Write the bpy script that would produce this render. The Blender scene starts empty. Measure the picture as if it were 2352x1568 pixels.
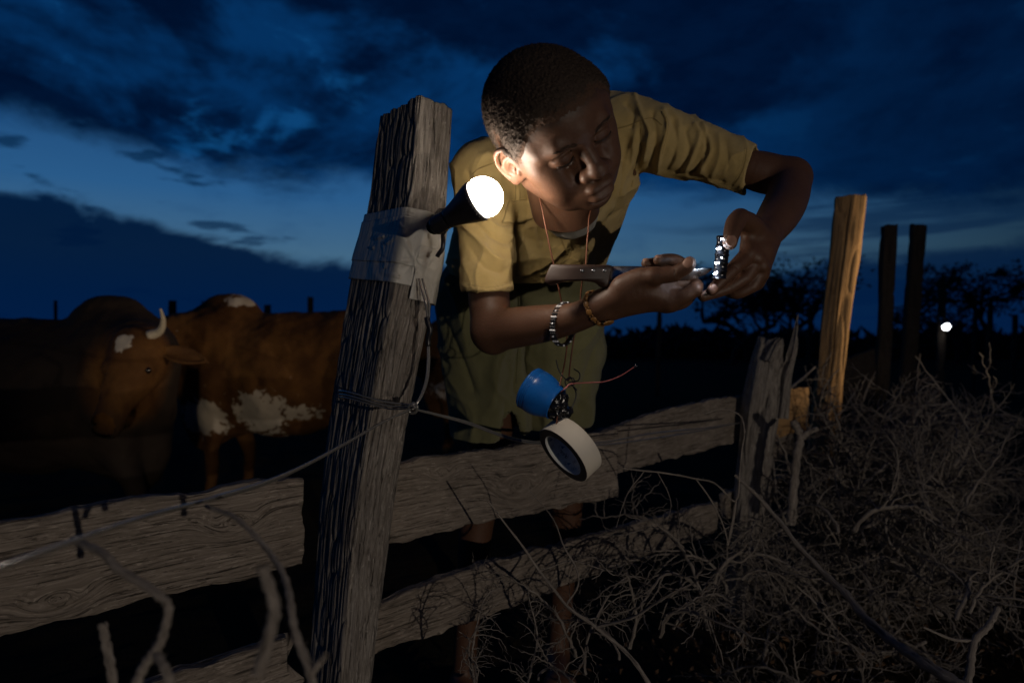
import bpy, bmesh, math, random
import numpy as np
from mathutils import Vector, Matrix

rng = np.random.RandomState(7)
random.seed(7)
SC = bpy.context.scene
COL = SC.collection

# ------------------------------------------------------------------ camera
CAM_H = 0.85                    # a low tripod in front of the kraal fence
FPX = 1568.0                    # focal length in reference pixels (24 mm on 36 mm)
cam_d = bpy.data.cameras.new('camera')
cam_d.lens = 24.0
cam_d.sensor_width = 36.0
cam_d.clip_start = 0.05
cam_d.clip_end = 3000.0
cam_d.dof.use_dof = True
cam_d.dof.focus_distance = 1.02
cam_d.dof.aperture_fstop = 4.0
cam = bpy.data.objects.new('camera', cam_d)
COL.objects.link(cam)
cam.location = (0, 0, CAM_H)
cam.rotation_euler = (math.radians(90), 0, 0)
SC.camera = cam

# ------------------------------------------------------------------ colour management
SC.view_settings.view_transform = 'Standard'
SC.view_settings.look = 'None'
SC.view_settings.exposure = 0.0
SC.view_settings.gamma = 1.0
SC.view_settings.use_curve_mapping = False
SC.cycles.max_bounces = 6
SC.cycles.diffuse_bounces = 3
SC.cycles.glossy_bounces = 3
SC.cycles.transmission_bounces = 6
SC.cycles.sample_clamp_indirect = 4.0
SC.cycles.use_denoising = True


class NT:
    """small node-tree helper"""
    def __init__(self, tree):
        self.t = tree
        self.n = tree.nodes
        self.l = tree.links

    def node(self, kind, **kw):
        nd = self.n.new(kind)
        for k, v in kw.items():
            if k == 'inp':
                for a, b in v.items():
                    self.set(nd.inputs[a], b)
            else:
                setattr(nd, k, v)
        return nd

    def set(self, sock, v):
        if isinstance(v, bpy.types.NodeSocket):
            self.l.new(v, sock)
        else:
            if isinstance(v, tuple) and len(v) == 3 and sock.type == 'RGBA':
                v = (*v, 1.0)
            sock.default_value = v

    def math(self, op, a, b=0.0, c=None, clamp=False):
        nd = self.node('ShaderNodeMath', operation=op, use_clamp=clamp)
        self.set(nd.inputs[0], a)
        self.set(nd.inputs[1], b)
        if c is not None:
            self.set(nd.inputs[2], c)
        return nd.outputs[0]

    def mix(self, f, a, b, blend='MIX'):
        nd = self.node('ShaderNodeMix', data_type='RGBA', blend_type=blend)
        self.set(nd.inputs[0], f)
        self.set(nd.inputs[6], a)
        self.set(nd.inputs[7], b)
        return nd.outputs[2]

    def noise(self, vec, scale, detail=4.0, rough=0.55, dist=0.0, dim='3D'):
        nd = self.node('ShaderNodeTexNoise', noise_dimensions=dim)
        if vec is not None:
            self.set(nd.inputs['Vector'], vec)
        self.set(nd.inputs['Scale'], scale)
        nd.inputs['Detail'].default_value = detail
        nd.inputs['Roughness'].default_value = rough
        nd.inputs['Distortion'].default_value = dist
        return nd.outputs['Fac']

    def ramp(self, f, stops, interp='LINEAR'):
        nd = self.node('ShaderNodeValToRGB')
        cr = nd.color_ramp
        cr.interpolation = interp
        while len(cr.elements) < len(stops):
            cr.elements.new(0.5)
        for e, (p, c) in zip(cr.elements, stops):
            e.position = p
            e.color = (*c, 1.0) if len(c) == 3 else c
        self.set(nd.inputs[0], f)
        return nd.outputs[0]

    def smooth(self, v, lo, hi, a=0.0, b=1.0):
        nd = self.node('ShaderNodeMapRange', interpolation_type='SMOOTHSTEP')
        self.set(nd.inputs['Value'], v)
        self.set(nd.inputs['From Min'], lo)
        self.set(nd.inputs['From Max'], hi)
        self.set(nd.inputs['To Min'], a)
        self.set(nd.inputs['To Max'], b)
        return nd.outputs[0]

    def mapping(self, vec, scale=(1, 1, 1), loc=(0, 0, 0), rot=(0, 0, 0)):
        nd = self.node('ShaderNodeMapping')
        self.set(nd.inputs['Vector'], vec)
        nd.inputs['Scale'].default_value = scale
        nd.inputs['Location'].default_value = loc
        nd.inputs['Rotation'].default_value = rot
        return nd.outputs[0]


# ------------------------------------------------------------------ world: last light of dusk under cloud banks
world = bpy.data.worlds.new('World')
SC.world = world
world.use_nodes = True
W = NT(world.node_tree)
W.n.clear()
tc = W.node('ShaderNodeTexCoord').outputs['Generated']
sep = W.node('ShaderNodeSeparateXYZ', inp={0: tc})
dx, dy, dz = sep.outputs
az = W.math('ARCTAN2', dx, dy)                                   # 0 = where the fence runs behind the boy, + right
hyp = W.math('SQRT', W.math('ADD', W.math('MULTIPLY', dx, dx), W.math('MULTIPLY', dy, dy)))
el = W.math('ARCTAN2', dz, hyp)
comb = W.node('ShaderNodeCombineXYZ')
W.set(comb.inputs[0], dx); W.set(comb.inputs[1], dy); W.set(comb.inputs[2], W.math('MULTIPLY', dz, 2.4))
vec = comb.outputs[0]
big = W.noise(vec, 1.9, 5, 0.55, 0.25)
mid = W.noise(vec, 6.5, 7, 0.62, 0.3)
fin = W.noise(vec, 15.0, 5, 0.6, 0.2)
soft = W.noise(W.mapping(vec, (1, 1, 0.75), (4.3, 1.7, 0.4)), 3.0, 5, 0.6, 0.5)
soft2 = W.noise(W.mapping(vec, (1, 1, 0.8), (0.3, 7.7, 2.4)), 8.0, 5, 0.6, 0.3)
el2 = W.math('ADD', el, W.math('MULTIPLY_ADD', mid, 0.10, W.math('MULTIPLY_ADD', big, 0.07, -0.085)))
azp = W.math('MAXIMUM', az, 0.0)
azn = W.math('MINIMUM', W.math('ADD', az, 0.42), 0.0)
# clear glowing strip low over the horizon, brightest towards the set sun at the left
e3 = W.math('ADD', el2, W.math('MULTIPLY_ADD', azp, 0.10, W.math('MULTIPLY', azn, 0.10)))
clear = W.ramp(el, [
    (0.0, (0.008, 0.045, 0.130)), (0.06, (0.013, 0.070, 0.180)), (0.12, (0.062, 0.165, 0.285)),
    (0.20, (0.026, 0.125, 0.310)), (0.34, (0.008, 0.060, 0.200)), (0.60, (0.002, 0.024, 0.110)), (1.0, (0.001, 0.012, 0.060))])
glow = W.math('COSINE', W.math('ADD', az, 0.45))
lf = W.smooth(glow, 0.30, 1.0, 0.16, 1.0)
clear = W.mix(1.0, clear, W.node('ShaderNodeCombineColor', inp={0: lf, 1: W.math('MULTIPLY_ADD', lf, 0.90, 0.04), 2: W.math('MULTIPLY_ADD', lf, 0.86, 0.06)}).outputs[0], 'MULTIPLY')
clear = W.mix(W.smooth(mid, 0.48, 0.70, 0.0, 0.30), clear, (0.008, 0.050, 0.150))
dark = W.mix(W.smooth(fin, 0.3, 0.7), (0.0001, 0.0055, 0.0260), (0.0004, 0.0085, 0.0370))
lp = W.smooth(W.math('MULTIPLY_ADD', soft2, 0.30, W.math('MULTIPLY', soft, 0.75)), 0.485, 0.64)
lp = W.math('MULTIPLY', lp, W.smooth(az, 0.15, 0.55, 1.0, 0.25))
lp = W.math('MULTIPLY', lp, W.math('MULTIPLY', W.smooth(glow, 0.0, 0.85, 0.06, 1.0), W.smooth(el, 0.75, 1.2, 1.0, 0.25)))
dark = W.mix(W.smooth(glow, -0.3, 0.7, 0.55, 0.0), dark, (0.0002, 0.0030, 0.0140))
dark = W.mix(lp, dark, (0.0015, 0.034, 0.128))
hot = W.math('MULTIPLY', W.smooth(soft2, 0.58, 0.70), W.smooth(el, 0.20, 0.5, 0.65, 0.45))
dark = W.mix(W.math('MULTIPLY', hot, W.smooth(az, -0.3, 0.2, 1.0, 0.12)), dark, (0.006, 0.085, 0.26))
# upper deck
deck = W.smooth(e3, 0.215, 0.262)
# low bank at the left, sinking towards the middle
low_edge = W.smooth(az, -0.62, -0.22, 0.168, 0.108)
lowb = W.math('SUBTRACT', 1.0, W.smooth(W.math('SUBTRACT', el2, low_edge), -0.012, 0.010))
lowb = W.math('MULTIPLY', lowb, W.smooth(az, -0.20, 0.10, 0.97, 0.80))
# thin streaks
strk = W.noise(W.mapping(vec, (1, 1, 5.0), (3.1, 0, 0)), 3.0, 5, 0.6, 0.2)
strk = W.math('MULTIPLY', W.smooth(strk, 0.50, 0.66, 0.0, 0.65), W.smooth(az, 0.1, 0.45))
puff = W.math('MULTIPLY', W.smooth(W.noise(W.mapping(vec, (1, 1, 2.0), (1.1, 0.2, 0)), 9.0, 4, 0.5), 0.60, 0.68, 0.0, 0.75), W.smooth(az, 0.1, -0.25))
sky = W.mix(strk, clear, (0.0008, 0.013, 0.052))
sky = W.mix(puff, sky, (0.0010, 0.018, 0.062))
sky = W.mix(lowb, sky, W.mix(W.smooth(el, 0.0, 0.15), (0.0003, 0.0125, 0.0620), (0.0001, 0.0095, 0.0420)))
sky = W.mix(deck, sky, dark)
ground_c = W.smooth(el, -0.03, 0.0)
sky = W.mix(ground_c, (0.0004, 0.0008, 0.002), sky)
bg = W.node('ShaderNodeBackground', inp={'Color': sky, 'Strength': 0.86})
out = W.node('ShaderNodeOutputWorld')
W.l.new(bg.outputs[0], out.inputs[0])


# ------------------------------------------------------------------ lamps: spots added outside the frame, the key well to the right, knee high
def add_spot(name, loc, target, power, colour, radius, angle, blend=0.3):
    ld = bpy.data.lights.new(name, 'SPOT')
    ld.energy = power
    ld.color = colour
    ld.shadow_soft_size = radius
    ld.spot_size = math.radians(angle)
    ld.spot_blend = blend
    lo = bpy.data.objects.new(name, ld)
    COL.objects.link(lo)
    lo.location = loc
    d = Vector(target) - Vector(loc)
    lo.rotation_euler = d.to_track_quat('-Z', 'Y').to_euler()
    return lo

key = add_spot('offframe_key', (1.95, -2.7, 0.58), (-0.50, 1.8, 0.80), 122.0, (1.0, 0.88, 0.74), 0.016, 80, 0.8)  # added key, stands in for an unseen source at the right
kraal = add_spot('cattle_fill', (-1.0, 1.15, 0.42), (-1.30, 3.8, 0.85), 17.0, (1.0, 0.84, 0.60), 0.03, 62, 1.0)  # unseen lamp added to brighten the cattle
side = add_spot('side_lamp', (4.3, 1.7, 0.95), (1.22, 2.6, 1.08), 330.0, (1.0, 0.76, 0.50), 0.03, 20, 1.0)


# ------------------------------------------------------------------ helpers
def P(px, py, d):
    """world point seen at reference pixel (px, py) at distance d along +Y"""
    return np.array([(px - 1176.0) / FPX * d, d, CAM_H - (py - 784.0) / FPX * d])


def tag(o, label=None, cat=None, group=None, kind=None):
    if label: o['label'] = label
    if cat: o['category'] = cat
    if group: o['group'] = group
    if kind: o['kind'] = kind
    return o


def empty(name, loc=(0, 0, 0)):
    o = bpy.data.objects.new(name, None)
    COL.objects.link(o)
    o.location = loc
    o.empty_display_size = 0.05
    return o


def link(name, me, mats, parent=None, smooth=True):
    if not isinstance(mats, (list, tuple)):
        mats = [mats]
    for m in mats:
        me.materials.append(m)
    o = bpy.data.objects.new(name, me)
    COL.objects.link(o)
    if parent is not None:
        o.parent = parent
        o.matrix_parent_inverse = Matrix.Translation(-Vector(parent.location))
    if smooth and len(me.polygons):
        me.polygons.foreach_set('use_smooth', np.ones(len(me.polygons), bool))
    return o


def np_mesh(name, V, F, midx=None):
    """V (n,3), F (m,3|4) arrays, or list of such F arrays"""
    Fs = F if isinstance(F, list) else [F]
    Fs = [np.asarray(f, np.int64) for f in Fs if len(f)]
    me = bpy.data.meshes.new(name)
    me.vertices.add(len(V))
    me.vertices.foreach_set('co', np.asarray(V, np.float32).ravel())
    tot = np.concatenate([np.full(len(f), f.shape[1]) for f in Fs])
    idx = np.concatenate([f.ravel() for f in Fs])
    me.loops.add(len(idx))
    me.loops.foreach_set('vertex_index', idx.astype(np.int32))
    me.polygons.add(len(tot))
    st = np.concatenate([[0], np.cumsum(tot)[:-1]])
    me.polygons.foreach_set('loop_start', st.astype(np.int32))
    me.polygons.foreach_set('loop_total', tot.astype(np.int32))
    if midx is not None:
        me.polygons.foreach_set('material_index', np.asarray(midx, np.int32))
    me.update(calc_edges=True)
    me.validate()
    return me


class MB:
    """collects pieces into one mesh"""
    def __init__(self):
        self.V = []; self.F = {}; self.n = 0; self.M = {}

    def add(self, V, F, m=0):
        V = np.asarray(V, float); 
        for f in (F if isinstance(F, list) else [F]):
            f = np.asarray(f, np.int64)
            if not len(f): continue
            self.F.setdefault(f.shape[1], []).append(f + self.n)
            self.M.setdefault(f.shape[1], []).append(np.full(len(f), m))
        self.V.append(V); self.n += len(V)
        return self

    def build(self, name, mats, parent=None, smooth=True):
        ks = sorted(self.F)
        Fs = [np.concatenate(self.F[k]) for k in ks]
        M = np.concatenate([np.concatenate(self.M[k]) for k in ks])
        return link(name, np_mesh(name, np.concatenate(self.V), Fs, M), mats, parent, smooth)


def catmull(pts, n=6):
    """smooth resample of rows (any number of columns)"""
    p = np.asarray(pts, float)
    if len(p) < 3:
        t = np.linspace(0, 1, n + 1)[:, None]
        return p[0] * (1 - t) + p[-1] * t
    q = np.vstack([2 * p[0] - p[1], p, 2 * p[-1] - p[-2]])
    out = []
    for i in range(1, len(q) - 2):
        for t in np.arange(n) / n:
            a, b, c, d = q[i - 1], q[i], q[i + 1], q[i + 2]
            out.append(0.5 * ((2 * b) + (-a + c) * t + (2 * a - 5 * b + 4 * c - d) * t * t + (-a + 3 * b - 3 * c + d) * t ** 3))
    out.append(p[-1])
    return np.array(out)


def tube(pts, rad, ns=8, cap=True, ell=None, up=None, closed=False):
    """swept tube through points; rad scalar or per point. returns V, F list"""
    p = np.asarray(pts, float); n = len(p)
    r = np.broadcast_to(np.asarray(rad, float), (n,)).copy()
    T = np.gradient(p, axis=0)
    if closed:
        T = np.roll(p, -1, 0) - np.roll(p, 1, 0)
    T /= np.linalg.norm(T, axis=1)[:, None] + 1e-12
    u = np.array(up, float) if up is not None else np.array([0.13, 0.31, 0.94])
    if abs(u @ T[0]) > 0.9 * np.linalg.norm(u): u = np.array([0.9, 0.3, 0.1])
    U = np.zeros_like(p)
    for i in range(n):
        u = u - (u @ T[i]) * T[i]
        u /= np.linalg.norm(u) + 1e-12
        U[i] = u
    Vv = np.cross(T, U)
    a = np.linspace(0, 2 * np.pi, ns, endpoint=False)
    e = 1.0 if ell is None else ell
    V = (p[:, None] + (np.cos(a)[None, :, None] * U[:, None] + e * np.sin(a)[None, :, None] * Vv[:, None]) * r[:, None, None]).reshape(-1, 3)
    i = np.arange(n if closed else n - 1)[:, None] * ns; j = np.arange(ns)[None]; j2 = (j + 1) % ns
    i2 = (i + ns) % (n * ns)
    F = np.stack([i + j, i + j2, i2 + j2, i2 + j], -1).reshape(-1, 4)
    Fs = [F]
    if cap and not closed:
        V = np.vstack([V, p[0], p[-1]])
        c0, c1 = n * ns, n * ns + 1
        jj = np.arange(ns); jn = (jj + 1) % ns
        Fs.append(np.stack([np.full(ns, c0), jn, jj], -1))
        b = (n - 1) * ns
        Fs.append(np.stack([np.full(ns, c1), b + jj, b + jn], -1))
    return V, Fs


def lathe(prof, ns=32, origin=(0, 0, 0), axis=(0, 0, 1), ref=None):
    """prof rows (r, h) revolved about axis"""
    prof = np.asarray(prof, float); ax = np.asarray(axis, float); ax /= np.linalg.norm(ax)
    u = np.array([1, 0, 0.]) if abs(ax[0]) < .9 else np.array([0, 1., 0])
    if ref is not None: u = np.asarray(ref, float)
    u = u - (u @ ax) * ax; u /= np.linalg.norm(u); v = np.cross(ax, u)
    a = np.linspace(0, 2 * np.pi, ns, endpoint=False)
    V = (np.asarray(origin)[None, None] + prof[:, 1][:, None, None] * ax
         + prof[:, 0][:, None, None] * (np.cos(a)[None, :, None] * u + np.sin(a)[None, :, None] * v)).reshape(-1, 3)
    n = len(prof)
    i = np.arange(n - 1)[:, None] * ns; j = np.arange(ns)[None]; j2 = (j + 1) % ns
    return V, [np.stack([i + j, i + j2, i + ns + j2, i + ns + j], -1).reshape(-1, 4)]


def box(c, s, R=None, taper=None):
    c = np.asarray(c, float); s = np.asarray(s, float) / 2
    q = np.array([[x, y, z] for z in (-1, 1) for y in (-1, 1) for x in (-1, 1)], float) * s
    if R is not None: q = q @ np.asarray(R).T
    F = np.array([[0, 2, 3, 1], [4, 5, 7, 6], [0, 1, 5, 4], [2, 6, 7, 3], [0, 4, 6, 2], [1, 3, 7, 5]])
    return q + c, [F]


def frame(z, x=None):
    """rotation whose columns are local x, y, z with z along given axis"""
    z = np.asarray(z, float); z = z / np.linalg.norm(z)
    x = np.array([1., 0, 0]) if x is None else np.asarray(x, float)
    x = x - (x @ z) * z
    if np.linalg.norm(x) < 1e-6: x = np.array([0, 1., 0]) - z[1] * z
    x /= np.linalg.norm(x)
    return np.stack([x, np.cross(z, x), z], 1)


# ---- value noise on arrays
def _hash(i, j, k, seed):
    h = (i * 374761393 + j * 668265263 + k * 2147483647 + seed * 1274126177) & 0xFFFFFFFF
    h = ((h ^ (h >> 13)) * 1274126177) & 0xFFFFFFFF
    h = (h ^ (h >> 16)) & 0xFFFFFFFF
    h = (h * 2246822519) & 0xFFFFFFFF
    return ((h ^ (h >> 15)) & 0xFFFFFF) / float(0xFFFFFF)


def vnoise(p, seed=0):
    p = np.asarray(p, float)
    f = np.floor(p).astype(np.int64); t = p - f; t = t * t * (3 - 2 * t)
    r = 0
    for a in (0, 1):
        wa = t[..., 0] if a else 1 - t[..., 0]
        for b in (0, 1):
            wb = t[..., 1] if b else 1 - t[..., 1]
            for c in (0, 1):
                wc = t[..., 2] if c else 1 - t[..., 2]
                r = r + wa * wb * wc * _hash(f[..., 0] + a, f[..., 1] + b, f[..., 2] + c, seed)
    return r * 2 - 1


def fbm(p, octaves=3, seed=0, gain=0.5):
    s = 0; a = 1.0; p = np.asarray(p, float)
    for o in range(octaves):
        s = s + a * vnoise(p, seed + o * 17)
        p = p * 2.03 + 11.7; a *= gain
    return s


# ---- signed-distance sculpting on a dense grid, meshed by surface nets
class Sdf:
    def __init__(self, lo, hi, h):
        self.lo = np.asarray(lo, float); self.h = h
        self.n = np.ceil((np.asarray(hi, float) - self.lo) / h).astype(int) + 1
        self.v = np.full(self.n, 0.05, np.float32)
        self.ax = [self.lo[i] + np.arange(self.n[i]) * h for i in range(3)]

    def region(self, lo, hi, pad):
        sl = []
        for i in range(3):
            a = int(max(0, math.floor((lo[i] - pad - self.lo[i]) / self.h)))
            b = int(min(self.n[i], math.ceil((hi[i] + pad - self.lo[i]) / self.h) + 1))
            if b <= a: return None, None
            sl.append(slice(a, b))
        g = (self.ax[0][sl[0]][:, None, None].astype(np.float32), self.ax[1][sl[1]][None, :, None].astype(np.float32),
             self.ax[2][sl[2]][None, None, :].astype(np.float32))
        return tuple(sl), g

    def comb(self, sl, d, k, op):
        a = self.v[sl]
        if op == 'sub':
            d = -d
            if k > 0:
                h = np.clip(0.5 - 0.5 * (a - d) / k, 0, 1)
                self.v[sl] = a * (1 - h) + d * h + k * h * (1 - h)
            else: self.v[sl] = np.maximum(a, d)
        else:
            if k > 0:
                h = np.clip(0.5 + 0.5 * (a - d) / k, 0, 1)
                self.v[sl] = a * (1 - h) + d * h - k * h * (1 - h)
            else: self.v[sl] = np.minimum(a, d)

    def ell(self, c, r, k=0.004, op='add', R=None):
        c = np.asarray(c, float); r = np.asarray(r, float)
        ext = r.max() * np.ones(3) if R is not None else r
        sl, g = self.region(c - ext, c + ext, k + 0.012)
        if sl is None: return
        q = [g[i] - np.float32(c[i]) for i in range(3)]
        if R is not None:
            R = np.asarray(R, np.float32)
            q = [R[0, j] * q[0] + R[1, j] * q[1] + R[2, j] * q[2] for j in range(3)]
        k0 = np.sqrt((q[0] / r[0]) ** 2 + (q[1] / r[1]) ** 2 + (q[2] / r[2]) ** 2)
        k1 = np.sqrt((q[0] / r[0] ** 2) ** 2 + (q[1] / r[1] ** 2) ** 2 + (q[2] / r[2] ** 2) ** 2) + 1e-6
        self.comb(sl, (k0 * (k0 - 1) / k1).astype(np.float32), k, op)

    def cap(self, a, b, ra, rb=None, k=0.004, op='add'):
        rb = ra if rb is None else rb
        a = np.asarray(a, float); b = np.asarray(b, float); rm = max(ra, rb)
        sl, g = self.region(np.minimum(a, b) - rm, np.maximum(a, b) + rm, k + 0.012)
        if sl is None: return
        ba = b - a; L2 = float(ba @ ba) + 1e-12
        q = [g[i] - np.float32(a[i]) for i in range(3)]
        t = np.clip((q[0] * ba[0] + q[1] * ba[1] + q[2] * ba[2]) / L2, 0, 1)
        d = np.sqrt((q[0] - t * ba[0]) ** 2 + (q[1] - t * ba[1]) ** 2 + (q[2] - t * ba[2]) ** 2) - (ra + (rb - ra) * t)
        self.comb(sl, d.astype(np.float32), k, op)

    def chain(self, pts, rads, k=0.004, op='add', kin=None, n=4):
        """smoothly swept limb of changing radius, joined to the rest in one go"""
        q = catmull(np.c_[np.asarray(pts, float), np.asarray(rads, float)], n)
        pts, rads = q[:, :3], q[:, 3]; rm = rads.max()
        sl, g = self.region(pts.min(0) - rm, pts.max(0) + rm, k + 0.012)
        if sl is None: return
        D = None
        for i in range(len(pts) - 1):
            a, b = pts[i], pts[i + 1]; ba = b - a; L2 = float(ba @ ba) + 1e-12
            w = [g[x] - np.float32(a[x]) for x in range(3)]
            t = np.clip((w[0] * ba[0] + w[1] * ba[1] + w[2] * ba[2]) / L2, 0, 1)
            d = np.sqrt((w[0] - t * ba[0]) ** 2 + (w[1] - t * ba[1]) ** 2 + (w[2] - t * ba[2]) ** 2) - (rads[i] + (rads[i + 1] - rads[i]) * t)
            D = d if D is None else np.minimum(D, d)
        self.comb(sl, D.astype(np.float32), k, op)

    def half(self, c, n, k=0.0):
        """cut away what lies beyond the plane"""
        n = np.asarray(n, float); n = n / np.linalg.norm(n)
        sl, g = self.region(self.lo, self.lo + self.n * self.h, 0)
        d = (g[0] - c[0]) * n[0] + (g[1] - c[1]) * n[1] + (g[2] - c[2]) * n[2]
        self.comb(sl, (-d).astype(np.float32), k, 'sub')

    def mesh(self):
        return surface_nets(self.v, self.lo, self.h)


def surface_nets(v, lo, h):
    s = v < 0
    c = s[:-1, :-1, :-1].astype(np.int8)
    for a in (0, 1):
        for b in (0, 1):
            for d in (0, 1):
                if a or b or d:
                    c = c + s[a:s.shape[0] - 1 + a, b:s.shape[1] - 1 + b, d:s.shape[2] - 1 + d]
    act = np.argwhere((c > 0) & (c < 8))
    vid = np.full(c.shape, -1, np.int64)
    vid[act[:, 0], act[:, 1], act[:, 2]] = np.arange(len(act))
    pos = np.zeros((len(act), 3)); cnt = np.zeros(len(act))
    I, J, K = act.T
    for ax in range(3):
        o = [x for x in range(3) if x != ax]
        for u in (0, 1):
            for w in (0, 1):
                off = np.zeros(3, int); off[o[0]] = u; off[o[1]] = w
                e = np.zeros(3, int); e[ax] = 1
                va = v[I + off[0], J + off[1], K + off[2]]
                vb = v[I + off[0] + e[0], J + off[1] + e[1], K + off[2] + e[2]]
                m = (va < 0) != (vb < 0)
                t = np.where(m, va / np.where(m, va - vb, 1), 0)
                for x in range(3):
                    pos[:, x] += np.where(m, off[x] + (t if x == ax else 0), 0)
                cnt += m
    V = (act + pos / cnt[:, None]) * h + lo
    F = []
    for ax in range(3):
        n = np.array(s.shape)
        sl0 = [slice(1, n[i] - 1) for i in range(3)]; sl1 = list(sl0)
        sl0[ax] = slice(0, n[ax] - 1); sl1[ax] = slice(1, n[ax])
        a = s[tuple(sl0)]; b = s[tuple(sl1)]
        base = np.array([0 if i == ax else 1 for i in range(3)])
        o = [(ax + 1) % 3, (ax + 2) % 3]
        for sgn in (True, False):
            m = np.argwhere((a == sgn) & (b != sgn)) + base
            q = []
            for du, dw in ((-1, -1), (0, -1), (0, 0), (-1, 0)):
                g = m.copy(); g[:, o[0]] += du; g[:, o[1]] += dw
                q.append(vid[g[:, 0], g[:, 1], g[:, 2]])
            q = np.stack(q, 1)
            if not sgn: q = q[:, ::-1]
            F.append(q)
    return V, np.concatenate(F)


def vnormals(V, F):
    V = np.asarray(V); N = np.zeros_like(V)
    fn = np.cross(V[F[:, 2]] - V[F[:, 0]], V[F[:, -1]] - V[F[:, 1]])
    for j in range(F.shape[1]):
        for x in range(3):
            N[:, x] += np.bincount(F[:, j], fn[:, x], len(V))
    return N / (np.linalg.norm(N, axis=1)[:, None] + 1e-12)


def attr(me, name, vals):
    a = me.attributes.new(name, 'FLOAT', 'POINT')
    a.data.foreach_set('value', np.asarray(vals, np.float32))


# ------------------------------------------------------------------ materials
def material(name):
    m = bpy.data.materials.new(name)
    m.use_nodes = True
    t = NT(m.node_tree)
    b = t.n['Principled BSDF']
    return m, t, b


def bump(t, b, height, strength=0.3, dist=0.001, sock='Normal'):
    nd = t.node('ShaderNodeBump')
    nd.inputs['Strength'].default_value = strength
    nd.inputs['Distance'].default_value = dist
    t.set(nd.inputs['Height'], height)
    t.l.new(nd.outputs[0], b.inputs[sock])
    return nd


def simple_mat(name, col, rough=0.6, metal=0.0, var=0.25, scale=60.0, bstr=0.2, bdist=0.0006, spec=0.5, emis=None, es=0.0, trans=0.0):
    m, t, b = material(name)
    co = t.node('ShaderNodeTexCoord').outputs['Object']
    n = t.noise(co, scale, 5, 0.6)
    c = t.mix(n, tuple(x * (1 - var) for x in col), tuple(min(1, x * (1 + var)) for x in col))
    t.set(b.inputs['Base Color'], c)
    t.set(b.inputs['Roughness'], t.math('MULTIPLY_ADD', n, 0.2, rough - 0.1))
    b.inputs['Metallic'].default_value = metal
    b.inputs['Specular IOR Level'].default_value = spec
    if trans: b.inputs['Transmission Weight'].default_value = trans
    if emis:
        b.inputs['Emission Color'].default_value = (*emis, 1)
        b.inputs['Emission Strength'].default_value = es
    if bstr: bump(t, b, t.noise(co, scale * 3, 4, 0.6), bstr, bdist)
    return m
# ------------------------------------------------------------------ ground
def ground_mat():
    m, t, b = material('trampled_earth')
    co = t.node('ShaderNodeTexCoord').outputs['Object']
    n = t.noise(co, 1.4, 6, 0.6); f = t.noise(co, 22, 6, 0.7)
    c = t.mix(n, (0.034, 0.024, 0.012), (0.062, 0.044, 0.022))
    c = t.mix(t.smooth(f, .45, .75, 0, .7), c, (0.018, 0.013, 0.010))
    t.set(b.inputs['Base Color'], c); b.inputs['Roughness'].default_value = 1.0; b.inputs['Specular IOR Level'].default_value = 0.05
    bump(t, b, t.math('ADD', f, t.math('MULTIPLY', t.noise(co, 90, 4, .6), .4)), 0.8, 0.02)
    return m


def build_ground():
    xs = np.concatenate([-np.geomspace(400, 6.2, 26), np.linspace(-6, 6, 150), np.geomspace(6.2, 400, 26)])
    ys = np.concatenate([np.linspace(-5, 10, 170), np.geomspace(10.3, 900, 34)])
    X, Y = np.meshgrid(xs, ys, indexing='ij')
    p = np.stack([X, Y, X * 0], -1)
    near = np.exp(-(np.abs(Y) + np.abs(X)) / 14)
    Z = (fbm(p * .9, 4, 3) * .05 + (1 - np.abs(vnoise(p * 5.5, 5))) ** 4 * -.035) * near
    V = np.stack([X, Y, Z - .01], -1).reshape(-1, 3)
    n, mm = X.shape
    i = np.arange(n - 1)[:, None] * mm; j = np.arange(mm - 1)[None]
    F = np.stack([i + j, i + j + mm, i + j + mm + 1, i + j + 1], -1).reshape(-1, 4)
    o = link('ground', np_mesh('ground', V, F), ground_mat())
    tag(o, 'dark trampled earth of the cattle kraal', kind='structure')


build_ground()


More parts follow.
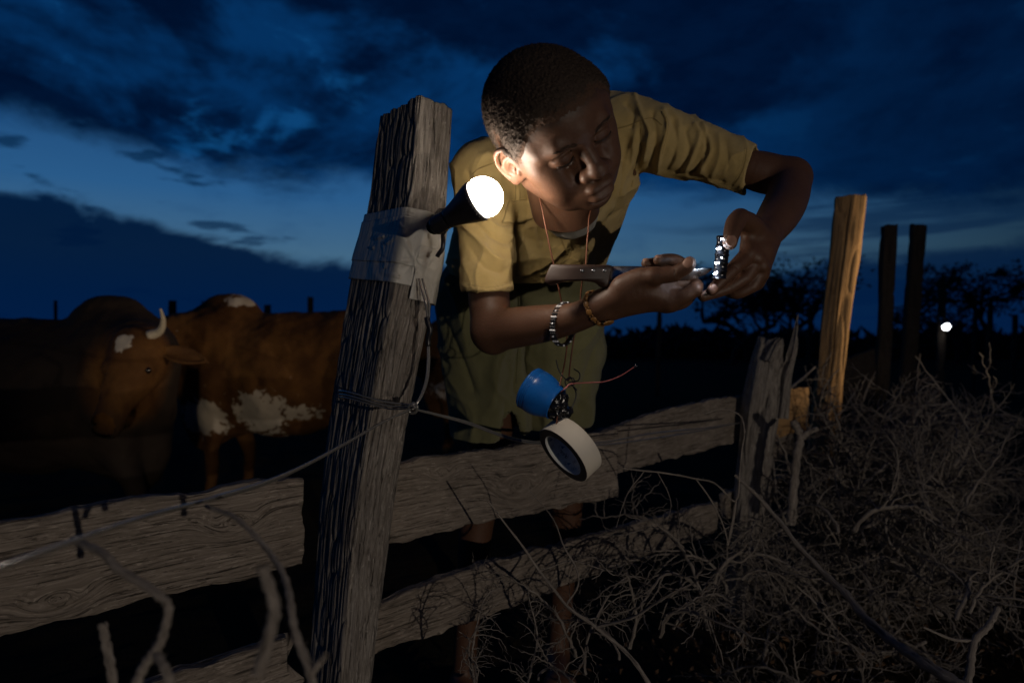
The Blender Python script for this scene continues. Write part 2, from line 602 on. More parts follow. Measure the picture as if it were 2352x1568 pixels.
# ------------------------------------------------------------------ weathered timber
def wood_mat(name, c_dark, c_mid, c_light, contrast=1.0, bd=.0016):
    m, t, b = material(name)
    g = t.node('ShaderNodeAttribute', attribute_name='grain').outputs['Vector']
    w = t.node('ShaderNodeVectorMath', operation='ADD')
    t.set(w.inputs[0], t.mapping(g, (7.0, 95, 95)))
    wn = t.node('ShaderNodeTexNoise'); t.set(wn.inputs['Vector'], t.mapping(g, (5, 14, 14))); wn.inputs['Scale'].default_value = 1.0
    sc = t.node('ShaderNodeVectorMath', operation='SCALE'); t.set(sc.inputs[0], wn.outputs['Color']); sc.inputs['Scale'].default_value = 1.6
    t.set(w.inputs[1], sc.outputs[0])
    v = w.outputs[0]
    fib = t.noise(v, 3.2, 6, 0.7, 0.2)
    cr = t.noise(t.mapping(g, (6.0, 210, 210), (7, 0, 0)), 1.6, 6, 0.72, 0.5)
    blot = t.noise(t.mapping(g, (5, 9, 9)), 1.0, 5, 0.6)
    c = t.ramp(t.math('ADD', t.math('MULTIPLY', fib, .75), t.math('MULTIPLY', blot, .25)),
               [(0.30, c_dark), (0.50, c_mid), (0.70, c_light)])
    crack = t.smooth(cr, 0.56, 0.66)
    c = t.mix(t.math('MULTIPLY', crack, .75 * contrast), c, tuple(x * .35 for x in c_dark))
    fleck = t.smooth(t.noise(t.mapping(g, (45, 260, 260), (3, 1, 0)), 1.0, 4, .65), .58, .70, 0, .65)
    c = t.mix(fleck, c, tuple(min(1, x * 1.25) for x in c_light))
    pit = t.smooth(t.noise(t.mapping(g, (60, 200, 200), (9, 4, 0)), 1.0, 4, .65), .60, .70, 0, .7)
    c = t.mix(pit, c, tuple(x * .5 for x in c_dark))
    spots = t.smooth(t.noise(g, 95, 3, .6), .66, .74, 0, .35)
    c = t.mix(spots, c, tuple(min(1, x * 1.35) for x in c_light))
    t.set(b.inputs['Base Color'], c)
    b.inputs['Roughness'].default_value = 0.88
    b.inputs['Specular IOR Level'].default_value = 0.25
    h = t.math('SUBTRACT', t.math('MULTIPLY', fib, .8), t.math('MULTIPLY', crack, .9))
    bump(t, b, h, 0.9, bd)
    return m


M_OLDWOOD = wood_mat('weathered_grey_wood', (0.080, 0.064, 0.051), (0.200, 0.165, 0.135), (0.360, 0.308, 0.258))
M_POST = wood_mat('weathered_post_wood', (0.055, 0.045, 0.038), (0.200, 0.175, 0.152), (0.370, 0.335, 0.300), 1.1, .002)
M_FRESH = wood_mat('fresh_split_wood', (0.250, 0.135, 0.052), (0.430, 0.250, 0.105), (0.560, 0.350, 0.165), .8)
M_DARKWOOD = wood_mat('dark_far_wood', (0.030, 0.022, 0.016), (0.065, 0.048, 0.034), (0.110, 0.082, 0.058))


def section(corners, m, rnd=.12):
    """closed cross-section of m points from rounded polygon corners"""
    c = np.asarray(corners, float); out = []
    n = len(c)
    for i in range(n):
        p, q, r = c[i - 1], c[i], c[(i + 1) % n]
        a = q + (p - q) * rnd; b = q + (r - q) * rnd
        for t in np.linspace(0, 1, 5):
            out.append((1 - t) ** 2 * a + 2 * t * (1 - t) * q + t * t * b)
    out = np.array(out + [out[0]])
    s = np.concatenate([[0], np.cumsum(np.hypot(*np.diff(out, axis=0).T))])
    t = np.linspace(0, s[-1], m, endpoint=False)
    return np.stack([np.interp(t, s, out[:, k]) for k in range(2)], 1), t


def timber(pts, right, sect, sx, sy, n=120, m=64, groove=.002, gfreq=90, gl=4.0, rag=.0, seed=0, cracks=(), end=(.004, .004), offset=0.0, wav=.002, smooth_n=0, knots=(), ret=False):
    """swept log or board. pts: axis (k,3); right: local x direction; sect: unit cross-section corners (x along right, y towards camera);
    sx, sy: half sizes per axis point. cracks: (perimeter position 0-1, depth, width, start, stop)."""
    pts = np.asarray(pts, float); k = len(pts)
    sx = np.broadcast_to(sx, (k,)); sy = np.broadcast_to(sy, (k,))
    q = catmull(np.c_[pts, sx, sy], 10) if k > 2 else np.c_[pts, sx, sy]
    s = np.concatenate([[0], np.cumsum(np.linalg.norm(np.diff(q[:, :3], axis=0), axis=1))])
    t = np.linspace(0, s[-1], n)
    q = np.stack([np.interp(t, s, q[:, j]) for j in range(5)], 1)
    A = q[:, :3]; T = np.gradient(A, axis=0); T /= np.linalg.norm(T, axis=1)[:, None]
    r = np.asarray(right, float)[None] * np.ones((n, 1)); r = r - (r * T).sum(1)[:, None] * T; r /= np.linalg.norm(r, axis=1)[:, None]
    f = np.cross(r, T)
    f *= np.sign(-f[:, 1:2] + 1e-9)
    C, per = section(sect, m)
    nrm = np.stack([np.roll(C, -1, 0)[:, 1] - np.roll(C, 1, 0)[:, 1], -(np.roll(C, -1, 0)[:, 0] - np.roll(C, 1, 0)[:, 0])], 1)
    nrm /= np.linalg.norm(nrm, axis=1)[:, None]
    if (nrm * C).sum() < 0: nrm = -nrm
    S = np.broadcast_to(t[:, None], (n, m)); Cx = C[None, :, 0] * q[:, 3:4]; Cy = C[None, :, 1] * q[:, 4:5]
    cyl = np.stack([S * gl, Cx * gfreq, Cy * gfreq], -1)
    d = -np.abs(vnoise(cyl, seed)) * groove * 1.4 - (1 - np.abs(vnoise(cyl * [1.7, .55, .55] + 5, seed + 3))) ** 7 * groove * 2.6
    d = d + vnoise(cyl * [1.6, 2.6, 2.6], seed + 5) * groove * .5
    d = d + fbm(np.stack([S * 5, Cx * 12, Cy * 12], -1), 2, seed + 9) * wav
    if rag:
        er = fbm(np.stack([S * 26, Cx * 0 + np.sign(Cx), Cy * 0], -1), 3, seed + 12) * rag
        d = d + er * (np.abs(C[None, :, 0]) > .93)
    pp = per / (per[-1] + per[1])
    for (c0, dep, wid, a0, a1) in cracks:
        cc = c0 + .004 * np.sin(t * 23 + seed)[:, None] + .006 * vnoise(np.stack([t * 9, t * 0, t * 0], -1), seed + 2)[:, None]
        dd = (pp[None] - cc + .5) % 1 - .5
        u = t / s[-1]
        env = np.clip((u - a0) / .04, 0, 1) * np.clip((a1 - u) / .04, 0, 1)
        d = d - dep * np.exp(-(dd / wid) ** 2) * env[:, None]
    d = d + offset
    X = Cx + nrm[None, :, 0] * d; Y = Cy + nrm[None, :, 1] * d
    V = A[:, None] + X[..., None] * r[:, None] + Y[..., None] * f[:, None]
    # ragged ends
    e0 = np.clip(1 - t / .012, 0, 1)[:, None]; e1 = np.clip(1 - (s[-1] - t) / .012, 0, 1)[:, None]
    en = vnoise(np.stack([Cx * 60, Cy * 60, S * 0 + seed], -1), seed + 20)
    V = V + T[:, None] * ((en * end[0] * e0)[..., None] + (en * end[1] * e1)[..., None])
    G = np.stack([S + seed * .37, Cx, Cy], -1)
    for (ks, kx, kr) in knots:                       # grain flows round the knot
        dS, dX = (S - ks) * .55, Cx - kx; rr = np.hypot(dS, dX); wk = np.exp(-(rr / kr) ** 2.5)
        G[..., 1] = G[..., 1] * (1 - wk) + (kx + rr * 1.6) * wk
        G[..., 0] = G[..., 0] * (1 - wk) + (seed * .37 + ks + np.arctan2(dX, dS) * .03) * wk
        V = V - f[:, None] * 0
    if ret: return V, G, nrm, r, f, T, t
    Vf = V.reshape(-1, 3); Gf = G.reshape(-1, 3)
    i = np.arange(n - 1)[:, None] * m; j = np.arange(m)[None]; j2 = (j + 1) % m
    F4 = np.stack([i + j, i + j2, i + m + j2, i + m + j], -1).reshape(-1, 4)
    # caps: inset ring then centre
    extra = []; tri = []; quad = [F4]; base = n * m
    for ring, sgn in ((0, 1), (n - 1, -1)):
        cen = V[ring].mean(0)
        ins = cen + (V[ring] - cen) * .55 + T[ring] * sgn * (.0015 + .002 * en[ring][:, None])
        extra += [ins, cen[None] + T[ring] * sgn * .003]
        jj = np.arange(m); jn = (jj + 1) % m; a = ring * m
        quad.append(np.stack([a + jj, base + jj, base + jn, a + jn], -1) if sgn > 0 else np.stack([a + jj, a + jn, base + jn, base + jj], -1))
        tri.append(np.stack([base + jj, np.full(m, base + m), base + jn], -1) if sgn > 0 else np.stack([base + jj, base + jn, np.full(m, base + m)], -1))
        base += m + 1
    Va = np.concatenate([Vf] + extra)
    Ga = np.concatenate([Gf] + [np.concatenate([G[rg], G[rg].mean(0)[None]]) * [1, 1, 1] for rg in (0, n - 1)])
    return Va, [np.concatenate(quad), np.concatenate(tri)], Ga


def timber_obj(name, mat, parent, *a, **k):
    V, F, G = timber(*a, **k)
    me = np_mesh(name, V, F)
    at = me.attributes.new('grain', 'FLOAT_VECTOR', 'POINT')
    at.data.foreach_set('vector', G.astype(np.float32).ravel())
    return link(name, me, mat, parent)


# ------------------------------------------------------------------ fence
def FY(px, off=0.0):
    """distance of the rail line where it is seen at column px"""
    return 1.5388 / (1.055 - (px - 1176.0) / FPX) + off


FDIR = np.array([1.055, 1.0, 0]) / np.hypot(1.055, 1.0)


def plank(name, mat, parent, a, b, off=0.0, th=.013, mid=None, **k):
    """board between end columns a=(px, top, bottom) and b; mid optional rows"""
    rows = [a] + (mid or []) + [b]
    pts = []; hw = []
    for px, tp, bt in rows:
        Y = FY(px, off)
        t = P(px, tp, Y); u = P(px, bt, Y)
        pts.append((t + u) / 2); hw.append(np.linalg.norm(t - u) / 2)
    sect = [(-1, -1), (-1, 1), (1, 1), (1, -1)]
    kw = dict(n=260, m=150, groove=.0007, gfreq=300, gl=14, rag=.0045, wav=.0007)
    kw.update(k)
    return timber_obj(name, mat, parent, pts, (0, 0, 1), sect, hw, th, **kw)


fence = empty('plank_fence', (0, 0, 0))
fence.location = (-0.24, 1.22, 0)
tag(fence, 'weathered horizontal plank rails between the leaning posts in front of the boy', 'fence')
plank('rail', M_OLDWOOD, fence, (-150, 1218, 1500), (688, 1088, 1297), mid=[(240, 1156, 1395)], seed=3,
      cracks=[(.30, .004, .0040, .0, .62), (.36, .003, .004, .3, 1), (.22, .0025, .003, .5, .9), (.42, .003, .003, 0, .4)], n=300, knots=[(.35, .02, .022), (.60, -.03, .028), (.12, -.04, .02)])
plank('rail', M_OLDWOOD, fence, (885, 1062, 1250), (1411, 984, 1140), mid=[(1130, 1029, 1192)], seed=8, off=.008,
      cracks=[(.245, .006, .0035, 0, .62), (.33, .003, .003, .35, 1), (.40, .002, .003, .0, .8), (.21, .003, .004, .5, 1)], n=280, knots=[(.33, -.01, .036), (.12, .045, .015)])
plank('rail', M_OLDWOOD, fence, (1360, 992, 1100), (1700, 906, 1009), mid=[(1540, 936, 1052)], seed=15, off=.055,
      cracks=[(.30, .003, .0035, .1, .9)])
plank('rail', M_OLDWOOD, fence, (845, 1392, 1495), (1640, 1150, 1220), mid=[(1075, 1303, 1424), (1350, 1229, 1322)], seed=22, off=.012,
      cracks=[(.30, .003, .003, .0, .5), (.24, .003, .003, .4, 1)], n=300, knots=[(.30, .01, .02), (.85, -.012, .018)])
plank('rail', M_OLDWOOD, fence, (120, 1632, 1760), (668, 1450, 1578), seed=29, off=.0, cracks=[(.3, .003, .003, 0, 1)], n=200, end=(.004, .03))
plank('rail', M_FRESH, fence, (1735, 898, 1015), (1850, 888, 986), seed=35, off=.03, cracks=[(.28, .003, .003, .0, 1)], n=90)
plank('rail', M_OLDWOOD, fence, (1735, 1003, 1075), (1815, 985, 1035), seed=41, off=.05, n=60)
plank('rail', M_OLDWOOD, fence, (1660, 1132, 1190), (1905, 1060, 1100), seed=43, off=.05, n=90)
plank('rail', M_DARKWOOD, fence, (1905, 838, 985), (2008, 800, 960), seed=47, off=.75, n=60, m=60)

POST_AX = [(967, 246, 74), (943, 485, 81), (912, 650, 88), (866, 900, 82), (822, 1200, 76), (786, 1568, 66), (760, 1850, 64)]
POST_D = 1.165
POST_SECT = [(-1.60, -1.65), (-1.52, -1.40), (.06, 1.0), (.58, .80), (1.0, .25), (.88, -1.0), (.0, -1.7)]


def main_post():
    post = empty('fence_post', (P(775, 1568, POST_D)[0], POST_D, 0))
    tag(post, 'tall leaning weathered post wrapped in grey tape, holding a lit bulb', 'post', None)
    pts = [P(x, y, POST_D) for x, y, _ in POST_AX]; hw = [w / FPX * POST_D for *_, w in POST_AX]
    kw = dict(n=640, m=300, groove=.0017, gfreq=210, gl=9.0, wav=.0008, seed=51,
              cracks=[(.46, .009, .0030, .0, .30), (.52, .008, .0026, .05, .62), (.36, .006, .0026, .0, .8), (.22, .006, .0026, .1, 1), (.60, .004, .002, .2, 1), (.56, .010, .0026, .0, .28), (.30, .005, .002, .1, .6), (.41, .005, .002, .3, 1)])
    timber_obj('trunk', M_POST, post, pts, (1, 0, 0), POST_SECT, hw, [w * .92 for w in hw], end=(.005, .01), **kw)
    # tape sleeve: the same outline, pushed out, smooth but crumpled
    kw2 = dict(n=640, m=300, groove=.0002, gfreq=190, gl=9, wav=.0016, seed=51, ret=True, offset=.0036)
    V, G, nrm, r, f, T, t = timber(pts, (1, 0, 0), POST_SECT, hw, [w * .92 for w in hw], **kw2)
    z = V[:, :, 2].mean(1)
    y = 784 - FPX * (z - CAM_H) / POST_D
    mb = MB()
    # two overlapping bands
    for (y0, y1, lift, sd, skew) in ((488, 652, .0, 5, .00), (508, 612, .0020, 8, .0), (560, 680, .0030, 11, .5)):
        rows = np.where((y > y0) & (y < y1))[0]
        S = V[rows].copy()
        if skew:
            u = np.linspace(0, 2 * np.pi, S.shape[1])
        cen = S.mean(1, keepdims=True); out = S - cen; out /= np.linalg.norm(out, axis=2)[..., None]
        uu, vv = 1176 + FPX * S[..., 0] / S[..., 1], 784 - FPX * (S[..., 2] - CAM_H) / S[..., 1]
        Rc = np.random.RandomState(sd)
        amp = .0012 * fbm(S * 30, 2, sd)
        # sharp creases: fans from the pinch on the near side, others strewn about
        for kk in range(26):
            if kk < 11:
                cx, cy, ang = 952, 596, kk / 11 * 6.28 + Rc.randn() * .12; Lc = 50 + 60 * Rc.rand()
            else:
                cx, cy, ang = 850 + 170 * Rc.rand(), 490 + 180 * Rc.rand(), Rc.rand() * 6.28; Lc = 30 + 50 * Rc.rand()
            du, dv = uu - cx, vv - cy
            al = du * math.cos(ang) + dv * math.sin(ang); ac = -du * math.sin(ang) + dv * math.cos(ang)
            wd = 4 + np.clip(al, 0, 200) * .16
            env = np.clip(1 - al / Lc, 0, 1) * (al > 0) * (S[..., 1] < POST_D + .02)
            amp = amp + np.clip(1 - np.abs(ac) / wd, 0, 1) * env * (.0030 if kk % 2 else -.0014)
        S = S + out * (lift + amp)[..., None]
        n, m = S.shape[:2]
        if sd == 11:   # short flap only on the right side
            keep = np.where((uu.mean(0) > 950))[0]
            j0 = np.argmax(np.diff(np.r_[keep, keep[0] + m]) > 1)
            seq = np.r_[keep[j0 + 1:], keep[:j0 + 1]]
            S = S[:, seq]; n, m = S.shape[:2]
            Vv = np.concatenate([S.reshape(-1, 3)]); i = np.arange(n - 1)[:, None] * m; j = np.arange(m - 1)[None]
            F = np.stack([i + j, i + j + 1, i + m + j + 1, i + m + j], -1).reshape(-1, 4)
        else:
            i = np.arange(n - 1)[:, None] * m; j = np.arange(m)[None]; j2 = (j + 1) % m
            Vv = S.reshape(-1, 3); F = np.stack([i + j, i + j2, i + m + j2, i + m + j], -1).reshape(-1, 4)
        mb.add(Vv, F)
    tape = mb.build('tape_wrap', M_TAPE, None)
    tag(tape, 'crumpled grey plastic tape wound round the tall post below the bulb', 'tape')
    md = tape.modifiers.new('thick', 'SOLIDIFY'); md.thickness = .0006
    return post


def tape_mat():
    m, t, b = material('grey_plastic_tape')
    co = t.node('ShaderNodeTexCoord').outputs['Object']
    n = t.noise(co, 40, 5, .6)
    t.set(b.inputs['Base Color'], t.mix(n, (0.36, 0.345, 0.31), (0.46, 0.445, 0.41)))
    t.set(b.inputs['Roughness'], t.math('MULTIPLY_ADD', n, .2, .38))
    bump(t, b, t.math('ADD', n, t.noise(co, 150, 3, .5)), .25, .002)
    return m


M_TAPE = tape_mat()
main_post()


def post_obj(label, mat, rows, d, group=None, sect=None, split=None, right=(1, 0, 0), **k):
    """rows (px, py, half width px) down to the ground"""
    pts = [P(x, y, d) for x, y, _ in rows]; hw = [w / FPX * d for *_, w in rows]
    if pts[-1][2] > 0:
        e = pts[-1] + (pts[-1] - pts[0]) / abs((pts[-1] - pts[0])[2]) * (pts[-1][2] + .03)
        pts.append(e); hw.append(hw[-1])
    root = empty('fence_post', (pts[-1][0], d, 0))
    tag(root, label, 'post', group)
    kw = dict(n=160, m=64, groove=.0025, gfreq=60, gl=4, wav=.004, end=(.008, .0)); kw.update(k)
    timber_obj('trunk', mat, root, pts, right, sect or [(-1, -.6), (-.9, .5), (.1, .95), (.9, .55), (1, -.5), (0, -1)], hw, [w * .9 for w in hw], **kw)
    return root


# broken post with a splinter
bp = post_obj('short broken grey post with a long splinter at its top, right of the boy', M_POST,
              [(1772, 782, 30), (1760, 860, 38), (1742, 1000, 41), (1728, 1150, 40), (1715, 1350, 40)], 2.10, seed=61, m=96, n=220,
              cracks=[(.42, .012, .006, 0, .4), (.52, .010, .005, 0, .5), (.33, .008, .005, .1, 1)], end=(.02, 0), groove=.004)
timber_obj('splinter', M_POST, bp, [P(1792, 960, 2.07), P(1803, 868, 2.07), P(1822, 800, 2.07), P(1833, 722, 2.07)], (1, 0, 0), [(-1, -.6), (-.2, 1), (1, .2), (.6, -.8)],
           [.026, .023, .015, .003], [.022, .018, .012, .003], n=120, m=40, groove=.003, gfreq=90, gl=5, seed=66, end=(0, .004))
timber_obj('splinter', M_POST, bp, [P(1764, 830, 2.05), P(1784, 790, 2.05), P(1797, 778, 2.05)], (1, 0, 0), [(-1, -.6), (-.2, 1), (1, .2), (.6, -.8)],
           [.014, .012, .005], [.014, .010, .005], n=50, m=30, groove=.002, gfreq=90, gl=5, seed=68, end=(0, .006))
# pale split post
post_obj('tall pale orange split post right of the broken post', M_FRESH,
         [(1956, 452, 33), (1944, 560, 33), (1924, 720, 32), (1907, 880, 29), (1885, 1050, 27), (1872, 1180, 26)], 2.60, seed=71, n=240, m=96,
         sect=[(-.9, -.8), (-1, -.3), (-.35, .8), (.6, .9), (1, .3), (.8, -.6)], wav=.007, groove=.0018,
         cracks=[(.30, .008, .01, .0, .9), (.55, .004, .004, .4, .8)])
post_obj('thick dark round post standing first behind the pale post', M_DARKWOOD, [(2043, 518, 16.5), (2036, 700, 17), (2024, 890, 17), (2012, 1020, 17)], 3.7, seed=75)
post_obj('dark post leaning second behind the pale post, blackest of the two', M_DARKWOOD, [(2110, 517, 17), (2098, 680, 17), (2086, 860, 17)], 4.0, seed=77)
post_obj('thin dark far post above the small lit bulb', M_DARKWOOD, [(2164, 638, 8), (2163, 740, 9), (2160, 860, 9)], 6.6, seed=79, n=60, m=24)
FARP = [(1862, 700, 6, 9.5, 'slim far post left of the pale post'), (1515, 715, 6, 11, 'far post seen under the joined hands'), (2275, 700, 6, 10, 'far post right of the small lit bulb'),
        (2240, 715, 5, 11.5, 'thin far post just right of the small lit bulb'), (2332, 722, 6, 10.5, 'far post at the right picture edge')]
for i, (x, y, w, d, lb) in enumerate(FARP):
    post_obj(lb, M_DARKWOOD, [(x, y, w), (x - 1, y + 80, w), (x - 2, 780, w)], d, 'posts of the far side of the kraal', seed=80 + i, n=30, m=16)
for i, (x, y, w) in enumerate([(128, 690, 4), (252, 706, 8), (308, 688, 5), (396, 690, 9), (468, 692, 5), (614, 700, 8), (713, 682, 7)]):
    lb = ['first far post from the left, thin, above the shaded cow', 'short pale far post over the shaded cow', 'thin far post left of the horn', 'thick far post behind the horn',
          'thin far post over the hump of the brown cow', 'pale far post over the back of the brown cow', 'tall far post over the rump of the brown cow'][i]
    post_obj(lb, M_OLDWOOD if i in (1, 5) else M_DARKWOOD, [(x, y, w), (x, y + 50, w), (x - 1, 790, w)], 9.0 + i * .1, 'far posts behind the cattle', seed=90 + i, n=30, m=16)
# ------------------------------------------------------------------ the boy's head (local: x = his right, y = forward, z = up, origin between the eyes' level)
HEAD_S = 1.01
HEAD_R = np.array([[-0.87287987, 0.35732298, -0.33226648], [-0.02445363, -0.71214442, -0.70160698], [-0.48732202, -0.60429348, 0.63035437]])
_c9, _s9 = math.cos(math.radians(9)), math.sin(math.radians(9))
HEAD_R = HEAD_R @ np.array([[_c9, -_s9, 0], [_s9, _c9, 0], [0, 0, 1.]])
_u, _s, _v = np.linalg.svd(HEAD_R); HEAD_R = _u @ _v
HEAD_O = np.array([0.0600, 0.9788, 1.1545])


def head_to_world(p):
    return HEAD_S * (np.asarray(p) @ HEAD_R.T) + HEAD_O


EYE_C = np.array([.0320, .0625, -.0020])


def lid_line(s, a):
    return EYE_C * (s, 1, 1) + np.array([a * .0140, .0155 * math.cos(a * 0.85) + .0002, -.0062 + .0022 * a * a])


def sculpt_head():
    g = Sdf((-.098, -.118, -.185), (.098, .128, .128), 0.00125)
    # cranium
    g.ell((0, -.011, .030), (.0775, .092, .0765), .004)
    g.ell((0, .020, .035), (.0690, .0665, .0570), .014)
    g.ell((0, -.040, .006), (.064, .062, .060), .014)
    # face block, jaw
    g.ell((0, .012, -.034), (.0640, .0650, .068), .016)
    for s in (-1, 1):
        g.cap((s * .055, -.002, -.050), (s * .032, .042, -.081), .0180, .0200, .020)
        g.ell((s * .0470, .042, -.022), (.0220, .0235, .0220), .018)           # cheekbone
        g.ell((s * .0370, .0480, -.050), (.0255, .0255, .0290), .018)           # cheek
        g.ell((s * .0600, .0180, .012), (.015, .036, .040), .020)               # temple
    g.ell((0, .055, -.083), (.034, .024, .020), .018)
    g.ell((0, .068, -.0925), (.020, .0150, .0130), .014)                         # chin
    g.cap((0, .010, -.088), (0, .052, -.092), .017, .012, .018)                 # under chin
    # brow
    g.cap((0, .0780, .0130), (0, .0790, .0250), .0080, .010, .012)
    for s in (-1, 1):
        g.cap((s * .012, .0775, .0160), (s * .036, .0730, .0195), .0074, .0074, .014)
        g.cap((s * .036, .0730, .0195), (s * .054, .0570, .0130), .0074, .0065, .014)
    # eye sockets
    for s in (-1, 1):
        g.ell((s * .0310, .0905, .0000), (.0165, .0150, .0100), .012, 'sub')
        g.ell((s * .0150, .0945, -.001), (.0065, .0110, .0095), .010, 'sub')
    # nose
    g.cap((0, .0760, .0060), (0, .0850, -.0120), .0075, .0085, .010)
    g.cap((0, .0850, -.0120), (0, .0935, -.0270), .0085, .0110, .008)
    g.ell((0, .0960, -.0320), (.0150, .0125, .0108), .008)
    for s in (-1, 1):
        g.ell((s * .0165, .0860, -.0360), (.0100, .0118, .0092), .0065)
        g.ell((s * .0285, .0770, -.0270), (.005, .007, .009), .012, 'sub')
    g.ell((0, .0840, -.0410), (.0085, .0100, .0050), .005)
    # mouth mound + lips
    g.ell((0, .0680, -.0650), (.0320, .0225, .0230), .014)
    g.ell((0, .0840, -.0480), (.0035, .0070, .0060), .006, 'sub')               # philtrum
    for s in (-1, 1):
        g.ell((s * .0085, .0875, -.0600), (.0135, .0092, .0068), .0045)
        g.cap((s * .013, .0855, -.0620), (s * .0280, .0730, -.0655), .0060, .0030, .005)
        g.cap((s * .010, .0855, -.0740), (s * .0275, .0725, -.0675), .0068, .0028, .005)
    g.ell((0, .0870, -.0755), (.0195, .0098, .0082), .005)
    g.ell((0, .0815, -.0850), (.016, .0055, .0030), .006, 'sub')                # below lower lip
    # parting between the lips
    for s in (-1, 1):
        for i in range(10):
            x = i * .0028; y = .0975 - 9.5 * x * x
            x2 = x + .0028; y2 = .0975 - 9.5 * x2 * x2
            z = -.0680 + .0008 * math.cos(x * 300); z2 = -.0680 + .0008 * math.cos(x2 * 300)
            g.cap((s * x, y, z), (s * x2, y2, z2), .0024, .0022, .0018, 'sub')
        pass
    # nostrils
    for s in (-1, 1):
        g.ell((s * .0092, .0890, -.0440), (.0056, .0062, .0040), .0020, 'sub')
    # eyes: ball with lowered upper lid and a lash crease
    for s in (-1, 1):
        c = EYE_C * (s, 1, 1)
        g.ell(c, (.0165, .0145, .0120), .0050)
        g.ell(c + (0, .0006, .0030), (.0165, .0147, .0105), .0030)              # upper lid
        for i in range(-6, 7):                                                   # slit between the lids
            g.cap(lid_line(s, i / 6.5), lid_line(s, (i + 1) / 6.5), .0011, .0011, .0014, 'sub')
        for i in range(-5, 6):                                                   # fold above the lid
            a0, a1 = i / 5.5, (i + 1) / 5.5
            f = lambda a: c + np.array([a * .0150, .0130 * math.cos(a * 0.95) + .0010, .0092 - .0035 * a * a])
            g.cap(f(a0), f(a1), .0010, .0010, .0030, 'sub')
        for i in range(-4, 5):                                                   # pouch below
            a0, a1 = i / 4.5, (i + 1) / 4.5
            f = lambda a: c + np.array([a * .0140, .0130 * math.cos(a * 0.8) + .0010, -.0150 + .0030 * a * a])
            g.cap(f(a0), f(a1), .0008, .0008, .0036, 'sub')
    # ears
    for s in (-1, 1):
        plate = np.array([s * (.0790 if s > 0 else .0755), .005, -.008])
        fl = .42 if s > 0 else .12
        Rr = np.array(Matrix.Rotation(s * fl, 3, 'Z')) @ np.array(Matrix.Rotation(-.18, 3, 'X'))
        g.ell(plate, (.0064, .0215, .0320), .005, R=Rr)
        loc = lambda y, z, x: plate + Rr @ np.array([s * x, y, z])
        hel = [loc(.013, .004, .001), loc(.0145, .016, .003), loc(.009, .0270, .006), loc(-.002, .0315, .008), loc(-.0130, .0270, .0095),
               loc(-.0185, .0160, .0100), loc(-.0190, .002, .0090), loc(-.0155, -.012, .0065), loc(-.0080, -.0230, .0035)]
        g.chain(hel, [.0030, .0034, .0036, .0038, .0038, .0036, .0033, .0032, .0040], .0025)
        g.ell(loc(-.001, -.0265, .001), (.0055, .0085, .0085), .004, R=Rr)       # lobe
        g.chain([loc(-.008, -.013, .004), loc(-.011, -.002, .006), loc(-.008, .010, .006), loc(-.001, .017, .004)], [.0028, .0030, .0028, .0024], .003)
        g.ell(loc(.002, -.004, .0075), (.0075, .0078, .0110), .003, 'sub', R=Rr)   # concha
        g.chain([loc(-.0155, .002, .0105), loc(-.0145, .014, .011), loc(-.0075, .0230, .010), loc(.002, .0255, .008)], [.0018] * 4, .0022, 'sub')
        g.ell(loc(.0125, -.006, .0045), (.0040, .0038, .0058), .003, R=Rr)       # tragus
        g.cap(loc(.006, -.007, .004), loc(.004, -.009, -.012), .0035, .003, .002, 'sub')
    # neck reaches down and back into the shirt
    g.cap((0, -.030, -.045), (0, -.062, -.172), .051, .055, .016)
    g.cap((0, .000, -.060), (0, -.030, -.172), .034, .040, .014)
    g.half((0, 0, -.178), (0, 0, -1))
    V, F = g.mesh()
    return V, F


def hairline(V):
    """height above the hairline as seen from the side (>0 inside the hair)"""
    y, z = V[:, 1], V[:, 2]
    zl = np.interp(y, [-.12, -.030, -.020, -.014, 0.010, .016, .024, .036, .046, .054, .064, .100],
                   [-.062, -.050, .004, .028, .027, .004, -.006, .006, .020, .040, .052, .060])
    return z - zl + .0035 * vnoise(V * 150, 5) + .002 * vnoise(V * 420, 9)


def skin_material():
    m, t, b = material('dark_skin')
    co = t.node('ShaderNodeTexCoord').outputs['Object']
    n1 = t.noise(co, 28, 5, 0.6)
    n2 = t.noise(co, 420, 4, 0.6)
    c = t.mix(n1, (0.078, 0.037, 0.021), (0.128, 0.062, 0.036))
    c = t.mix(t.smooth(n2, 0.35, 0.7, 0.0, 0.30), c, (0.052, 0.024, 0.014))
    palm = t.node('ShaderNodeAttribute', attribute_name='palm').outputs['Fac']
    c = t.mix(palm, c, (0.34, 0.19, 0.135))
    stub = t.node('ShaderNodeAttribute', attribute_name='stubble').outputs['Fac']
    c = t.mix(stub, c, (0.032, 0.022, 0.017))
    t.set(b.inputs['Base Color'], c)
    t.set(b.inputs['Roughness'], t.math('MULTIPLY_ADD', n2, 0.26, 0.38))
    b.inputs['Specular IOR Level'].default_value = 0.36
    b.inputs['Subsurface Weight'].default_value = 0.10
    b.inputs['Subsurface Radius'].default_value = (0.006, 0.0025, 0.0012)
    b.inputs['Subsurface Scale'].default_value = 0.6
    pores = t.math('ADD', t.math('MULTIPLY', t.noise(co, 900, 3, 0.6), 0.5), t.noise(co, 190, 4, 0.6))
    bump(t, b, pores, 0.5, 0.0008)
    return m


